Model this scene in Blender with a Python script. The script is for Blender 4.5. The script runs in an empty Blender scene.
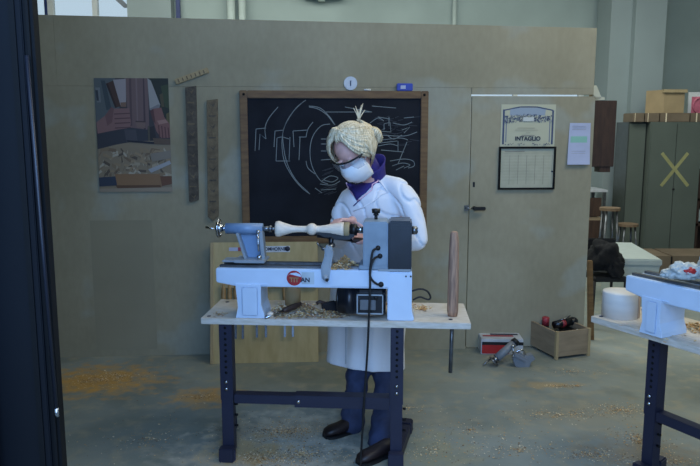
import bpy, bmesh, math, random
from mathutils import Vector, Matrix, noise
from mathutils.bvhtree import BVHTree
random.seed(7)
sc = bpy.context.scene
C = sc.collection
V = Vector
R = math.radians

# ------------------------------------------------------------------ camera
F_PX, PITCH, CAMH = 690.0, R(8.5), 1.6
cp, sp_ = math.cos(PITCH), math.sin(PITCH)
camd = bpy.data.cameras.new('camera'); cam = bpy.data.objects.new('camera', camd); C.objects.link(cam)
camd.sensor_width = 36; camd.lens = F_PX * 36 / 700
cam.location = (0, 0, CAMH); cam.rotation_euler = (R(90) - PITCH, 0, 0)
camd.clip_start = 0.05; camd.clip_end = 200
sc.camera = cam

def ray(px, py):
    u = (px - 350) / F_PX; v = (py - 233) / F_PX
    return V((u, cp - v * sp_, -sp_ - v * cp))
def P(px, py, Y):            # point at depth Y seen at a photo position (used as a ruler)
    d = ray(px, py); t = Y / d.y
    return V((d.x * t, Y, CAMH + d.z * t))
def PZ(px, py, z):
    d = ray(px, py); t = (z - CAMH) / d.z
    return V((d.x * t, d.y * t, z))

# ------------------------------------------------------------------ materials
def lin(c):
    return tuple(((x / 255) / 12.92 if x / 255 <= .04045 else ((x / 255 + .055) / 1.055) ** 2.4) for x in c) + (1,)
MATS = {}
def mat(name, col, rough=.6, metal=0, var=.12, scale=12, bump=0, col2=None, spec=.5, stretch=(1, 1, 1), bscale=None, detail=6, alpha=1, trans=0, emit=0, lo=.35, hi=.65):
    m = bpy.data.materials.new(name); m.use_nodes = True
    nt = m.node_tree; N = nt.nodes; L = nt.links
    b = N['Principled BSDF']
    tc = N.new('ShaderNodeTexCoord'); mp = N.new('ShaderNodeMapping'); mp.inputs['Scale'].default_value = stretch
    L.new(tc.outputs['Object'], mp.inputs['Vector'])
    nz = N.new('ShaderNodeTexNoise'); nz.inputs['Scale'].default_value = scale; nz.inputs['Detail'].default_value = detail
    L.new(mp.outputs[0], nz.inputs['Vector'])
    rp = N.new('ShaderNodeValToRGB'); rp.color_ramp.elements[0].position = lo; rp.color_ramp.elements[1].position = hi
    c = lin(col)
    if col2 is None:
        rp.color_ramp.elements[0].color = tuple(x * (1 - var) for x in c[:3]) + (1,)
        rp.color_ramp.elements[1].color = tuple(min(1, x * (1 + var)) for x in c[:3]) + (1,)
    else:
        rp.color_ramp.elements[0].color = c; rp.color_ramp.elements[1].color = lin(col2)
    L.new(nz.outputs['Fac'], rp.inputs['Fac']); L.new(rp.outputs['Color'], b.inputs['Base Color'])
    b.inputs['Roughness'].default_value = rough; b.inputs['Metallic'].default_value = metal
    b.inputs['Specular IOR Level'].default_value = spec
    b.inputs['Transmission Weight'].default_value = trans; b.inputs['Alpha'].default_value = alpha
    if bump:
        n2 = N.new('ShaderNodeTexNoise'); n2.inputs['Scale'].default_value = bscale or scale * 3; n2.inputs['Detail'].default_value = 5
        L.new(mp.outputs[0], n2.inputs['Vector'])
        bp = N.new('ShaderNodeBump'); bp.inputs['Strength'].default_value = bump; bp.inputs['Distance'].default_value = .01
        L.new(n2.outputs['Fac'], bp.inputs['Height']); L.new(bp.outputs[0], b.inputs['Normal'])
    MATS[name] = m
    return m
M = MATS
mat('white_paint', (204, 220, 240), .35, var=.05, scale=6)
mat('lathe_grey', (150, 158, 165), .4, var=.1, scale=8)
mat('ways_steel', (105, 108, 112), .3, .7, var=.25, scale=20)
mat('blue_paint', (122, 148, 180), .38, var=.08, scale=8)
mat('headstock_blue', (134, 150, 164), .45, var=.12, scale=10)
mat('black_cover', (19, 22, 30), .35, var=.45, scale=9)
mat('black_plastic', (16, 17, 20), .45, var=.2)
mat('motor_black', (20, 22, 28), .3, var=.3)
mat('chrome', (190, 192, 196), .18, 1, var=.1)
mat('steel', (130, 134, 140), .3, .9, var=.15)
mat('navy_steel', (40, 42, 62), .5, .2, var=.1, scale=5)
mat('door_navy', (9, 12, 18), .6, 0, var=.12, scale=3, spec=.25)
mat('rod_paint', (20, 23, 34), .4)
mat('door_black', (6, 7, 9), .6, var=.2, spec=.25)
mat('bench_wood', (196, 186, 170), .75, var=.2, scale=9, stretch=(2, 10, 10), bump=.15, col2=(214, 206, 196))
mat('turned_wood', (232, 216, 198), .5, var=.08, scale=14, stretch=(1, 8, 8))
mat('bark_wood', (182, 144, 118), .7, scale=10, stretch=(8, 8, 1), col2=(132, 104, 88), bump=.3)
mat('pale_wood', (160, 140, 104), .7, scale=7, stretch=(6, 1, 1), col2=(172, 154, 118))
mat('rack_wood', (172, 156, 112), .7, scale=4, stretch=(6, 6, .7), col2=(186, 170, 128))
mat('crate_wood', (136, 120, 98), .75, scale=6, stretch=(1, 1, 5), col2=(154, 136, 112))
mat('frame_wood', (98, 72, 44), .6, scale=8, stretch=(1, 1, 6), col2=(120, 92, 56))
mat('dark_wood', (52, 36, 30), .6, scale=8, stretch=(6, 6, 1), col2=(68, 48, 38))
mat('handle_wood', (142, 112, 72), .5, scale=20, col2=(170, 138, 92))
mat('notch_brown', (60, 54, 48), .7, scale=30, col2=(92, 84, 72), bump=.3)
mat('notch_tan', (92, 80, 62), .7, scale=30, col2=(118, 104, 80), bump=.3)
mat('blackboard', (19, 22, 30), .75, scale=4, col2=(29, 33, 42), spec=.2)
mat('chalk', (122, 132, 136), .9, var=.1)
mat('chalk_faint', (62, 68, 76), .9, var=.1)
mat('paper', (196, 196, 176), .8, var=.04)
mat('paper_chart', (176, 176, 156), .8, var=.06)
mat('paper_blue', (176, 184, 212), .8, var=.04)
mat('paper_white', (214, 216, 214), .8, var=.04)
mat('ink', (40, 46, 66), .8); mat('ink_faint', (140, 138, 128), .8); mat('ink_blue', (60, 72, 100), .8)
mat('green_patch', (140, 190, 176), .8, var=.03)
mat('cabinet_green', (88, 96, 88), .5, var=.08, scale=2)
mat('cabinet_dark', (60, 66, 62), .5, var=.1)
mat('yellow_tape', (150, 148, 100), .7)
mat('cardboard', (158, 138, 104), .8, var=.1, scale=5)
mat('cardboard_dark', (112, 98, 80), .8, var=.15, scale=5)
mat('bin_white', (176, 186, 182), .45, var=.04)
mat('black_cloth', (14, 15, 18), .95, var=.3, scale=20, bump=.4)
mat('red_paint', (168, 34, 36), .5, var=.1)
mat('red_dim', (150, 50, 60), .5)
mat('pink', (200, 110, 130), .6)
mat('brick_dark', (88, 66, 52), .8, scale=20)
mat('skin', (226, 176, 164), .5, var=.06, scale=30)
mat('lip', (160, 84, 84), .5)
mat('eye_white', (220, 220, 220), .3); mat('iris', (50, 60, 80), .2)
mat('plate', (184, 196, 204), .4)
mat('hair', (190, 168, 128), .5, scale=45, col2=(246, 232, 202), stretch=(3, 3, .6))
mat('coat', (232, 232, 236), .75, var=.02, scale=6, bump=.12, bscale=14)
mat('piping', (232, 190, 206), .7)
mat('purple', (50, 40, 112), .8, var=.15, scale=30)
mat('denim', (48, 58, 88), .85, var=.25, scale=14, bump=.2)
mat('shoe', (34, 24, 26), .5, var=.3)
mat('mask_white', (232, 234, 238), .8, var=.02, bump=.1)
mat('rubber', (14, 15, 18), .6)
mat('blue_plastic', (40, 62, 170), .4)
mat('clear_grey', (186, 190, 196), .3)
mat('plank', (118, 98, 76), .7, scale=6, stretch=(8, 8, 1))
mat('wood_blank', (216, 212, 206), .7, var=.05, scale=6, stretch=(1, 1, 6)); mat('wood_blank_bark', (180, 162, 150), .8, var=.1)
mat('back_wall', (156, 170, 166), .85, var=.07, scale=1.5)
mat('pillar', (140, 152, 152), .85, var=.06, scale=1.2)
mat('win_frame', (206, 210, 208), .5, var=.03)
mat('dark_blue_trim', (34, 50, 100), .5)
mat('pipe_white', (176, 188, 182), .5, var=.04)
mat('dark_hole', (12, 12, 14), .8)
mat('flex_grey', (120, 126, 134), .45, var=.1)
mat('shaving_a', (214, 184, 132), .8); mat('shaving_b', (196, 150, 92), .8); mat('shaving_c', (228, 212, 180), .8); mat('shaving_d', (120, 90, 62), .8)
mat('plastic_bag', (176, 184, 184), .35, var=.06, bump=.5, bscale=20)
mat('glass', (230, 240, 245), .03, trans=1, var=0)
mat('lens', (200, 212, 226), .05, var=0, alpha=.35)
mat('ground', (110, 114, 116), .9, var=.15, scale=1)

# flat printed colours (posters): colour attribute
def attr_mat(name, rough=.6):
    m = bpy.data.materials.new(name); m.use_nodes = True
    a = m.node_tree.nodes.new('ShaderNodeVertexColor'); a.layer_name = 'Col'
    b = m.node_tree.nodes['Principled BSDF']; b.inputs['Roughness'].default_value = rough
    m.node_tree.links.new(a.outputs['Color'], b.inputs['Base Color'])
    MATS[name] = m
attr_mat('print')

# partition paint: patched grey-brown with lighter filler and darker stains
def partition_mat():
    m = bpy.data.materials.new('partition_paint'); m.use_nodes = True; N = m.node_tree.nodes; L = m.node_tree.links
    b = N['Principled BSDF']; b.inputs['Roughness'].default_value = .8; b.inputs['Specular IOR Level'].default_value = .25
    tc = N.new('ShaderNodeTexCoord')
    def noise_ramp(scale, lo, hi, c0, c1, stretch=(1, 1, 1), det=5):
        mp = N.new('ShaderNodeMapping'); mp.inputs['Scale'].default_value = stretch; L.new(tc.outputs['Object'], mp.inputs['Vector'])
        n = N.new('ShaderNodeTexNoise'); n.inputs['Scale'].default_value = scale; n.inputs['Detail'].default_value = det; L.new(mp.outputs[0], n.inputs['Vector'])
        r = N.new('ShaderNodeValToRGB'); r.color_ramp.elements[0].position = lo; r.color_ramp.elements[1].position = hi
        r.color_ramp.elements[0].color = c0; r.color_ramp.elements[1].color = c1
        L.new(n.outputs['Fac'], r.inputs['Fac']); return r.outputs['Color']
    base = noise_ramp(1.1, .38, .62, lin((148, 142, 120)), lin((164, 158, 136)))
    patch = noise_ramp(1.7, .55, .62, (0, 0, 0, 1), (1, 1, 1, 1), (1, 1, 1.2), 3)
    fine = noise_ramp(30, .3, .7, lin((244, 244, 244)), lin((255, 255, 255)), (1, 1, .5))
    mx = N.new('ShaderNodeMix'); mx.data_type = 'RGBA'; L.new(base, mx.inputs[6]); mx.inputs[7].default_value = lin((160, 164, 154))
    mu = N.new('ShaderNodeMath'); mu.operation = 'MULTIPLY'; mu.inputs[1].default_value = .6; L.new(patch, mu.inputs[0]); L.new(mu.outputs[0], mx.inputs[0])
    m2 = N.new('ShaderNodeMix'); m2.data_type = 'RGBA'; m2.blend_type = 'MULTIPLY'; m2.inputs[0].default_value = 1
    L.new(mx.outputs[2], m2.inputs[6]); L.new(fine, m2.inputs[7]); L.new(m2.outputs[2], b.inputs['Base Color'])
    MATS['partition_paint'] = m
partition_mat()

def floor_mat():
    m = bpy.data.materials.new('concrete_floor'); m.use_nodes = True; N = m.node_tree.nodes; L = m.node_tree.links
    b = N['Principled BSDF']; b.inputs['Roughness'].default_value = .62; b.inputs['Specular IOR Level'].default_value = .35
    tc = N.new('ShaderNodeTexCoord')
    def nz(scale, lo, hi, c0, c1, det=8):
        n = N.new('ShaderNodeTexNoise'); n.inputs['Scale'].default_value = scale; n.inputs['Detail'].default_value = det; L.new(tc.outputs['Object'], n.inputs['Vector'])
        r = N.new('ShaderNodeValToRGB'); r.color_ramp.elements[0].position = lo; r.color_ramp.elements[1].position = hi
        r.color_ramp.elements[0].color = c0; r.color_ramp.elements[1].color = c1
        L.new(n.outputs['Fac'], r.inputs['Fac']); return r.outputs['Color']
    base = nz(1.3, .35, .65, lin((116, 123, 116)), lin((142, 149, 144)))
    sp = nz(9, .5, .72, (0, 0, 0, 1), (.55, .55, .55, 1))
    mx = N.new('ShaderNodeMix'); mx.data_type = 'RGBA'; L.new(base, mx.inputs[6]); mx.inputs[7].default_value = lin((168, 158, 132)); L.new(sp, mx.inputs[0])
    st = nz(3.1, .55, .7, (0, 0, 0, 1), (.35, .35, .35, 1))
    m3 = N.new('ShaderNodeMix'); m3.data_type = 'RGBA'; L.new(mx.outputs[2], m3.inputs[6]); m3.inputs[7].default_value = lin((92, 96, 88)); L.new(st, m3.inputs[0])
    # dust drifts: sawdust lying thinly on the concrete
    prev = m3.outputs[2]
    nn = N.new('ShaderNodeTexNoise'); nn.inputs['Scale'].default_value = 14; nn.inputs['Detail'].default_value = 8; L.new(tc.outputs['Object'], nn.inputs['Vector'])
    for (x, y, rx, ry, k, col) in DUST:
        mp = N.new('ShaderNodeMapping'); mp.vector_type = 'TEXTURE'; mp.inputs['Location'].default_value = (x, y, 0); mp.inputs['Scale'].default_value = (rx, ry, 1)
        L.new(tc.outputs['Object'], mp.inputs['Vector'])
        g = N.new('ShaderNodeTexGradient'); g.gradient_type = 'SPHERICAL'; L.new(mp.outputs[0], g.inputs['Vector'])
        ad = N.new('ShaderNodeMath'); ad.operation = 'MULTIPLY_ADD'; L.new(nn.outputs['Fac'], ad.inputs[0]); ad.inputs[1].default_value = 1.6; ad.inputs[2].default_value = -.8
        s2 = N.new('ShaderNodeMath'); s2.operation = 'ADD'; L.new(g.outputs['Fac'], s2.inputs[0]); L.new(ad.outputs[0], s2.inputs[1])
        rr = N.new('ShaderNodeMapRange'); rr.inputs['From Min'].default_value = .25; rr.inputs['From Max'].default_value = .8; rr.inputs['To Max'].default_value = k; L.new(s2.outputs[0], rr.inputs['Value'])
        g2 = N.new('ShaderNodeMath'); g2.operation = 'MULTIPLY'; L.new(rr.outputs[0], g2.inputs[0])
        g3 = N.new('ShaderNodeMath'); g3.operation = 'GREATER_THAN'; g3.inputs[1].default_value = .001; L.new(g.outputs['Fac'], g3.inputs[0]); L.new(g3.outputs[0], g2.inputs[1])
        mm = N.new('ShaderNodeMix'); mm.data_type = 'RGBA'; L.new(g2.outputs[0], mm.inputs[0]); L.new(prev, mm.inputs[6]); mm.inputs[7].default_value = lin(col)
        prev = mm.outputs[2]
    L.new(prev, b.inputs['Base Color'])
    n2 = N.new('ShaderNodeTexNoise'); n2.inputs['Scale'].default_value = 25; L.new(tc.outputs['Object'], n2.inputs['Vector'])
    bp = N.new('ShaderNodeBump'); bp.inputs['Strength'].default_value = .15; bp.inputs['Distance'].default_value = .01
    L.new(n2.outputs['Fac'], bp.inputs['Height']); L.new(bp.outputs[0], b.inputs['Normal'])
    MATS['concrete_floor'] = m
DUST = []
def dust(px, py, rx, ry, k, col):
    p = PZ(px, py, 0); DUST.append((p.x, p.y, rx, ry, k, col))
dust(98, 380, .66, .46, 1, (190, 148, 82)); dust(205, 397, .34, .24, .9, (190, 150, 92)); dust(250, 462, .7, .5, .6, (196, 188, 172))
dust(285, 436, .6, .55, .9, (178, 176, 162)); dust(245, 452, .35, .35, .7, (180, 150, 96))
dust(585, 415, .75, .5, .45, (150, 142, 120)); dust(430, 420, .4, .3, .3, (150, 140, 112))
dust(640, 455, .5, .3, .55, (140, 122, 96)); dust(545, 385, .35, .12, .5, (176, 146, 92)); dust(430, 450, .4, .4, .3, (160, 150, 100))
floor_mat()

# ------------------------------------------------------------------ mesh builder
class MB:
    def __init__(s): s.bm = bmesh.new(); s.mats = []; s.cur = 0
    def use(s, m):
        if m not in s.mats: s.mats.append(m)
        s.cur = s.mats.index(m); return s
    def _merge(s, t, M4=None, smooth=False):
        if M4 is not None: bmesh.ops.transform(t, matrix=M4, verts=t.verts)
        for f in t.faces: f.material_index = s.cur; f.smooth = smooth
        me = bpy.data.meshes.new('t'); t.to_mesh(me); t.free(); s.bm.from_mesh(me); bpy.data.meshes.remove(me)
        return s
    def box(s, c, size, rot=(0, 0, 0), bev=0, M4=None):
        t = bmesh.new(); bmesh.ops.create_cube(t, size=1); bmesh.ops.scale(t, vec=size, verts=t.verts)
        if bev: bmesh.ops.bevel(t, geom=t.edges[:], offset=bev, segments=2, affect='EDGES', clamp_overlap=True)
        from mathutils import Euler
        m = Matrix.Translation(c) @ Euler(rot).to_matrix().to_4x4()
        return s._merge(t, m if M4 is None else M4 @ m)
    def b2(s, lo, hi, bev=0):
        lo = V(lo); hi = V(hi); return s.box((lo + hi) / 2, hi - lo, bev=bev)
    def rod(s, a, b, r0, r1=None, n=16, caps=True, smooth=True):
        a = V(a); b = V(b); r1 = r0 if r1 is None else r1
        t = bmesh.new(); d = b - a
        bmesh.ops.create_cone(t, cap_ends=caps, segments=n, radius1=r0, radius2=r1, depth=d.length)
        m = Matrix.Translation((a + b) / 2) @ d.to_track_quat('Z', 'Y').to_matrix().to_4x4()
        s._merge(t, m, smooth)
        return s
    def ball(s, c, r, scale=(1, 1, 1), n=16, rot=None):
        t = bmesh.new(); bmesh.ops.create_uvsphere(t, u_segments=n, v_segments=max(6, n // 2), radius=r)
        bmesh.ops.scale(t, vec=scale, verts=t.verts)
        m = Matrix.Translation(c)
        if rot is not None: m = m @ rot.to_4x4()
        return s._merge(t, m, True)
    def lathe(s, prof, a, d, n=24, smooth=True):   # prof: [(t, r)] along axis d from a
        a = V(a); d = V(d).normalized(); q = d.to_track_quat('Z', 'Y').to_matrix()
        bm = s.bm; rings = []
        for (t, r) in prof:
            ring = []
            for k in range(n):
                an = 2 * math.pi * k / n
                ring.append(bm.verts.new(a + q @ V((r * math.cos(an), r * math.sin(an), t))))
            rings.append(ring)
        for i in range(len(rings) - 1):
            for k in range(n):
                f = bm.faces.new((rings[i][k], rings[i][(k + 1) % n], rings[i + 1][(k + 1) % n], rings[i + 1][k])); f.material_index = s.cur; f.smooth = smooth
        for rg in (list(reversed(rings[0])), rings[-1]):
            f = bm.faces.new(rg); f.material_index = s.cur
        return s
    def tube(s, pts, r, n=8, smooth=True, closed=False):
        pts = [V(p) for p in pts]; bm = s.bm; rings = []
        rr = r if isinstance(r, (list, tuple)) else [r] * len(pts)
        up = None
        for i, p in enumerate(pts):
            d = (pts[min(i + 1, len(pts) - 1)] - pts[max(i - 1, 0)]).normalized()
            if up is None: up = d.orthogonal().normalized()
            else:
                up = up - d * up.dot(d)
                up = up.normalized() if up.length > 1e-6 else d.orthogonal().normalized()
            w = d.cross(up)
            rings.append([bm.verts.new(p + (up * math.cos(2 * math.pi * k / n) + w * math.sin(2 * math.pi * k / n)) * rr[i]) for k in range(n)])
        for i in range(len(rings) - 1):
            for k in range(n):
                f = bm.faces.new((rings[i][k], rings[i][(k + 1) % n], rings[i + 1][(k + 1) % n], rings[i + 1][k])); f.material_index = s.cur; f.smooth = smooth
        for rg in (list(reversed(rings[0])), rings[-1]):
            f = bm.faces.new(rg); f.material_index = s.cur
        return s
    def loft(s, rings, smooth=True, caps=True):    # rings: lists of points
        bm = s.bm; rr = [[bm.verts.new(p) for p in rg] for rg in rings]; n = len(rr[0])
        for i in range(len(rr) - 1):
            for k in range(n):
                f = bm.faces.new((rr[i][k], rr[i][(k + 1) % n], rr[i + 1][(k + 1) % n], rr[i + 1][k])); f.material_index = s.cur; f.smooth = smooth
        if caps:
            for rg in (list(reversed(rr[0])), rr[-1]):
                f = bm.faces.new(rg); f.material_index = s.cur
        return s
    def prism(s, pts, depth, o, ux, uy, bev=0):    # outline in plane (ux,uy), extruded along ux x uy by depth
        o = V(o); ux = V(ux); uy = V(uy); w = ux.cross(uy).normalized() * depth
        t = bmesh.new(); a = [t.verts.new(o + ux * p[0] + uy * p[1]) for p in pts]; b = [t.verts.new(v.co + w) for v in a]; n = len(a)
        t.faces.new(list(reversed(a))); t.faces.new(b)
        for k in range(n): t.faces.new((a[k], a[(k + 1) % n], b[(k + 1) % n], b[k]))
        bmesh.ops.recalc_face_normals(t, faces=t.faces[:])
        if bev: bmesh.ops.bevel(t, geom=t.edges[:], offset=bev, segments=2, affect='EDGES', clamp_overlap=True)
        return s._merge(t)
    def build(s, name, m=None, parent=None, fix=True):
        if m: s.mats = [m] + [x for x in s.mats if x != m] if not s.mats else s.mats
        if fix: bmesh.ops.recalc_face_normals(s.bm, faces=s.bm.faces[:])
        me = bpy.data.meshes.new(name); s.bm.to_mesh(me); s.bm.free()
        for x in s.mats: me.materials.append(MATS[x])
        o = bpy.data.objects.new(name, me); C.objects.link(o)
        if parent is not None: o.parent = parent
        return o
def mb(m): return MB().use(m)
def empty(name, loc=(0, 0, 0), rz=0):
    o = bpy.data.objects.new(name, None); C.objects.link(o); o.location = loc; o.rotation_euler = (0, 0, rz); o.empty_display_size = .05
    return o
def tag(o, label, cat, group=None, kind=None):
    o['label'] = label; o['category'] = cat
    if group: o['group'] = group
    if kind: o['kind'] = kind
    return o
def struct(o, label=None):
    o['kind'] = 'structure'
    if label: o['label'] = label
    return o
def children(o): return [c for c in bpy.data.objects if c.parent == o]
def copy_tree(o, parent=None):
    c = o.copy(); C.objects.link(c)
    if parent is not None: c.parent = parent
    for ch in children(o): copy_tree(ch, c)
    return c
def base_origin(o, p):      # move a mesh object's origin to p, keeping the shape in place
    p = V(p); o.data.transform(Matrix.Translation(-p)); o.location = p; return o
def rel(root):              # world -> root local
    m = (Matrix.Translation(root.location) @ root.rotation_euler.to_matrix().to_4x4()).inverted()
    return lambda p: m @ V(p)

def DG(): return bpy.context.evaluated_depsgraph_get()
# ------------------------------------------------------------------ the setting
f = mb('concrete_floor').b2((-7, 1.2, -.1), (7, 12, 0)).build('floor'); struct(f)
g = mb('ground').b2((-14, -14, -.14), (14, 1.2, -.02)).build('ground'); struct(g, 'paving outside the workshop entrance')
struct(mb('back_wall').b2((-7, 1.2, 4.2), (7, 12, 4.3)).build('ceiling'))
# back wall with a window opening and a second, added unseen one
BW = 10.0
w = mb('back_wall')
W1 = (-4.55, -3.02, 2.6, 4.0); W2 = (1.6, 3.32, .8, 2.45)
w.b2((-7, BW, 0), (W1[0], BW + .2, 4.2)).b2((W1[0], BW, 0), (W1[1], BW + .2, W1[2])).b2((W1[0], BW, W1[3]), (W1[1], BW + .2, 4.2))
w.b2((W1[1], BW, 0), (W2[0], BW + .2, 4.2)).b2((W2[0], BW, 0), (W2[1], BW + .2, W2[2])).b2((W2[0], BW, W2[3]), (W2[1], BW + .2, 4.2)).b2((W2[1], BW, 0), (7, BW + .2, 4.2))
struct(w.build('wall_back'))
struct(mb('back_wall').b2((-7, 1.2, 0), (-6.8, BW, 4.2)).build('wall_left'))
struct(mb('back_wall').b2((6.8, 1.2, 0), (7, BW, 4.2)).build('wall_right'))
# front wall: the doorway the picture is taken through
w = mb('back_wall').b2((-7, 1.35, 0), (-.82, 1.5, 4.2)).b2((1.7, 1.35, 0), (7, 1.5, 4.2)).b2((-.82, 1.35, 3.1), (1.7, 1.5, 4.2))
struct(w.build('wall_front'))
def window(n, x0, x1, z0, z1, bars):
    o = mb('win_frame')
    o.b2((x0, BW - .02, z0), (x1, BW + .06, z0 + .07)).b2((x0, BW - .02, z1 - .07), (x1, BW + .06, z1))
    for x in (x0 + .035, x1 - .035): o.b2((x - .035, BW - .02, z0), (x + .035, BW + .06, z1))
    for x, wd in bars: o.b2((x - wd / 2, BW - .02, z0 + .07), (x + wd / 2, BW + .06, z1 - .07))
    r = struct(o.build('window_%d' % n))
    p = mb('glass').b2((x0 + .07, BW + .03, z0 + .07), (x1 - .07, BW + .035, z1 - .07)).build('glass_pane', parent=r)
    return r
def XB(px, Y=BW, py=6): return P(px, py, Y).x
w1 = window(1, *W1, bars=[(XB(49), .12), (XB(95), .07)])
mb('dark_blue_trim').b2((XB(46.5) - .01, BW - .045, 2.67), (XB(46.5) + .02, BW - .021, 3.93)).build('window_trim', parent=w1)
o = mb('flex_grey').prism([(0, 0), (.09, 0), (-.5, .55), (-.6, .55)], .03, (XB(125), BW - .03, 3.28), (1, 0, 0), (0, 0, 1)).build('window_brace', parent=w1)
window(2, *W2, bars=[(2.35, .06)])  # unseen window added so the gap round the partition door shows bright
# columns and pipes on the back wall, seen above the partition
struct(mb('pillar').b2((XB(131), BW - .18, 0), (XB(174), BW, 4.2)).build('trim_1'))
struct(mb('dark_blue_trim').b2((XB(177.5), BW - .1, 0), (XB(181.5), BW - .06, 4.2)).build('trim_2'))
o = mb('pipe_white').rod((XB(232.5), BW - .12, 0), (XB(232.5), BW - .12, 4.2), .055, n=20); struct(o.build('trim_3'), 'white pipe on the back wall')
o = mb('pipe_white').rod((XB(243.5), BW - .12, 0), (XB(243.5), BW - .12, 4.2), .05, n=20); struct(o.build('trim_4'), 'second white pipe on the back wall')
o = mb('pipe_white').rod((XB(454), BW - .06, 0), (XB(454), BW - .06, 4.2), .03, n=14); struct(o.build('trim_5'), 'thin grey pipe on the back wall')
o = empty('wall_bracket', (XB(322), BW, P(322, 0, BW).z))
mb('pipe_white').b2((-.25, -.2, .0), (.3, 0, .12), bev=.01).build('housing', parent=o)
mb('pipe_white').rod((0, -.12, -.04), (.0, -.12, 0), .05).build('fitting', parent=o)
tag(o, 'pale box bracket high on the back wall above the chalkboard', 'bracket')
# pillar at right
PY = 9.3
pl = mb('pillar').b2((P(611, 20, PY).x, PY + .0, 0), (P(632, 20, PY).x + .0, PY + .5, 4.2)).b2((P(632, 20, PY).x, PY - .12, 0), (P(663, 10, PY).x, PY + .5, 4.2))
struct(pl.build('wall_pillar'))

# partition
A = V((-2.04, 4.72, 0)); TH = math.atan(.07); E = V((math.cos(TH), math.sin(TH), 0)); Nn = V((-E.y, E.x, 0))
part = empty('wall_partition', A, TH); struct(part)
def on_part(px, py, off=0):        # partition-local (s, z) of a photo position
    d = ray(px, py); o = V((0, 0, CAMH)); t = (A - Nn * off - o).dot(Nn) / d.dot(Nn); p = o + d * t
    return (p - A).dot(E), p.z
SR = on_part(590, 170)[0]; SD = on_part(469, 200)[0]; ZD = on_part(530, 95.5)[1]; ZS = on_part(300, 87)[1]
ST = on_part(597, 28); S0 = -1.1
def ztop(s): return 2.352 + (ST[1] - 2.352) * s / ST[0]
T = .03
def pw(o, s0, s1, z0, z1, slope=False):
    t0 = ztop(s0) if slope else z1; t1 = ztop(s1) if slope else z1
    return o.prism([(s0, z0), (s1, z0), (s1, t1), (s0, t0)], -T, (0, 0, 0), (1, 0, 0), (0, 0, 1))
o = mb('partition_paint'); g_ = .0012
S1 = on_part(55, 50)[0]
for s0, s1 in ((S0, S1), (S1 + g_, SD - .012)): pass
pw(o, S0, SD - .003, 0, ZS); pw(o, S0, S1, ZS + g_, 0, True); pw(o, S1 + g_, ST[0], ZS + .0 + g_ if False else ZS + g_, 0, True)
o.build('panels', parent=part)
q0_, q1_ = on_part(97, 350), on_part(152, 220)
mat('partition_patch', (146, 141, 121), .8, var=.04, scale=3, spec=.2)
mb('partition_patch').b2((q0_[0], -.0015, q0_[1]), (q1_[0], .0005, q1_[1])).build('patch_panel', parent=part)
# a fixed strip of panel between the seam line and the door head
if ZD < ZS: pw(mb('partition_paint'), SD, ST[0], ZD + .008, ZS).build('door_header', parent=part)
mb('door_black').b2((S0, T, ZS - .03), (ST[0], T + .02, ZS + .03)).b2((S1 - .03, T, ZS), (S1 + .03, T + .02, 2.3)).build('seam_light_block', parent=part)  # added dark backing, keeps back-room light from leaking through the panel seams
# door in the partition
dr = empty('door_1', A, TH); struct(dr, 'painted door in the partition, narrow gap of light at its top')
mb('partition_paint').b2((SD + .005, 0, .01), (SR + .012, T, ZD - .005)).build('door_panel', parent=dr)
s, z = on_part(474, 208)
h = mb('black_plastic').rod((s, 0, z), (s, -.03, z), .014).b2((s - .012, -.045, z - .014), (s + .075, -.03, z + .012), bev=.005); h.build('door_handle', parent=dr)
s, z = on_part(466, 208)
mb('steel').b2((s - .012, -.012, z - .02), (s + .018, 0, z + .02), bev=.002).rod((s - .01, -.02, z), (s + .05, -.02, z), .005).build('latch', parent=dr)
s, z = on_part(474, 184.5); mb('black_plastic').b2((s - .008, -.003, z - .018), (s + .006, 0, z + .018)).build('latch_plate', parent=dr)

# left entrance door leaf (dark navy steel, open at the left edge of the picture)
o = empty('door_2', (-.71, 1.55, 0)); struct(o, 'open dark navy steel entrance door')
mb('door_navy').b2((-1.0, 0, 0), (-.003, .036, 3.05), bev=.002).build('door_leaf', parent=o)
mb('door_black').b2((-.003, .008, 0), (.019, .034, 3.05)).b2((-.028, -.005, 0), (-.016, .0, 3.05)).b2((.006, -.0, 0), (.012, .034, 3.05)).build('door_edge', parent=o)
mb('rod_paint').rod((.008, -.012, 1.76), (.022, -.012, .955), .0045, n=10).build('bolt_rod', parent=o)
mb('chrome').rod((.022, -.012, .955), (.0225, -.012, .935), .0055, n=10).build('bolt_tip', parent=o)

def pin_panel(px0, py0, px1, py1, off): pass

# ------------------------------------------------------------------ things on the partition
def on_wall(name, s, z, off=0):            # empty whose local x runs along the wall, y into the wall, z up
    return empty(name, A + E * s - Nn * off + V((0, 0, z)), TH)
def ribbon(o, pts, wd, y):                 # flat stroke in the wall plane
    bm = o.bm; pts = [V((p[0], 0, p[1])) for p in pts]; prev = None
    for i, p in enumerate(pts):
        d = (pts[min(i + 1, len(pts) - 1)] - pts[max(i - 1, 0)])
        d = d.normalized() if d.length > 0 else V((1, 0, 0))
        n = V((-d.z, 0, d.x)) * wd / 2
        a, b = bm.verts.new(p + n + V((0, y, 0))), bm.verts.new(p - n + V((0, y, 0)))
        if prev:
            f = bm.faces.new((prev[0], prev[1], b, a)); f.material_index = o.cur
        prev = (a, b)
def smoothline(pts, k=5):
    out = []; P_ = [V((p[0], p[1])) for p in pts]
    for i in range(len(P_) - 1):
        p0, p1, p2, p3 = P_[max(i - 1, 0)], P_[i], P_[i + 1], P_[min(i + 2, len(P_) - 1)]
        for j in range(k):
            t = j / k
            out.append(.5 * ((2 * p1) + (p2 - p0) * t + (2 * p0 - 5 * p1 + 4 * p2 - p3) * t * t + (3 * p1 - p0 - 3 * p2 + p3) * t ** 3))
    out.append(P_[-1]); return out

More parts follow.
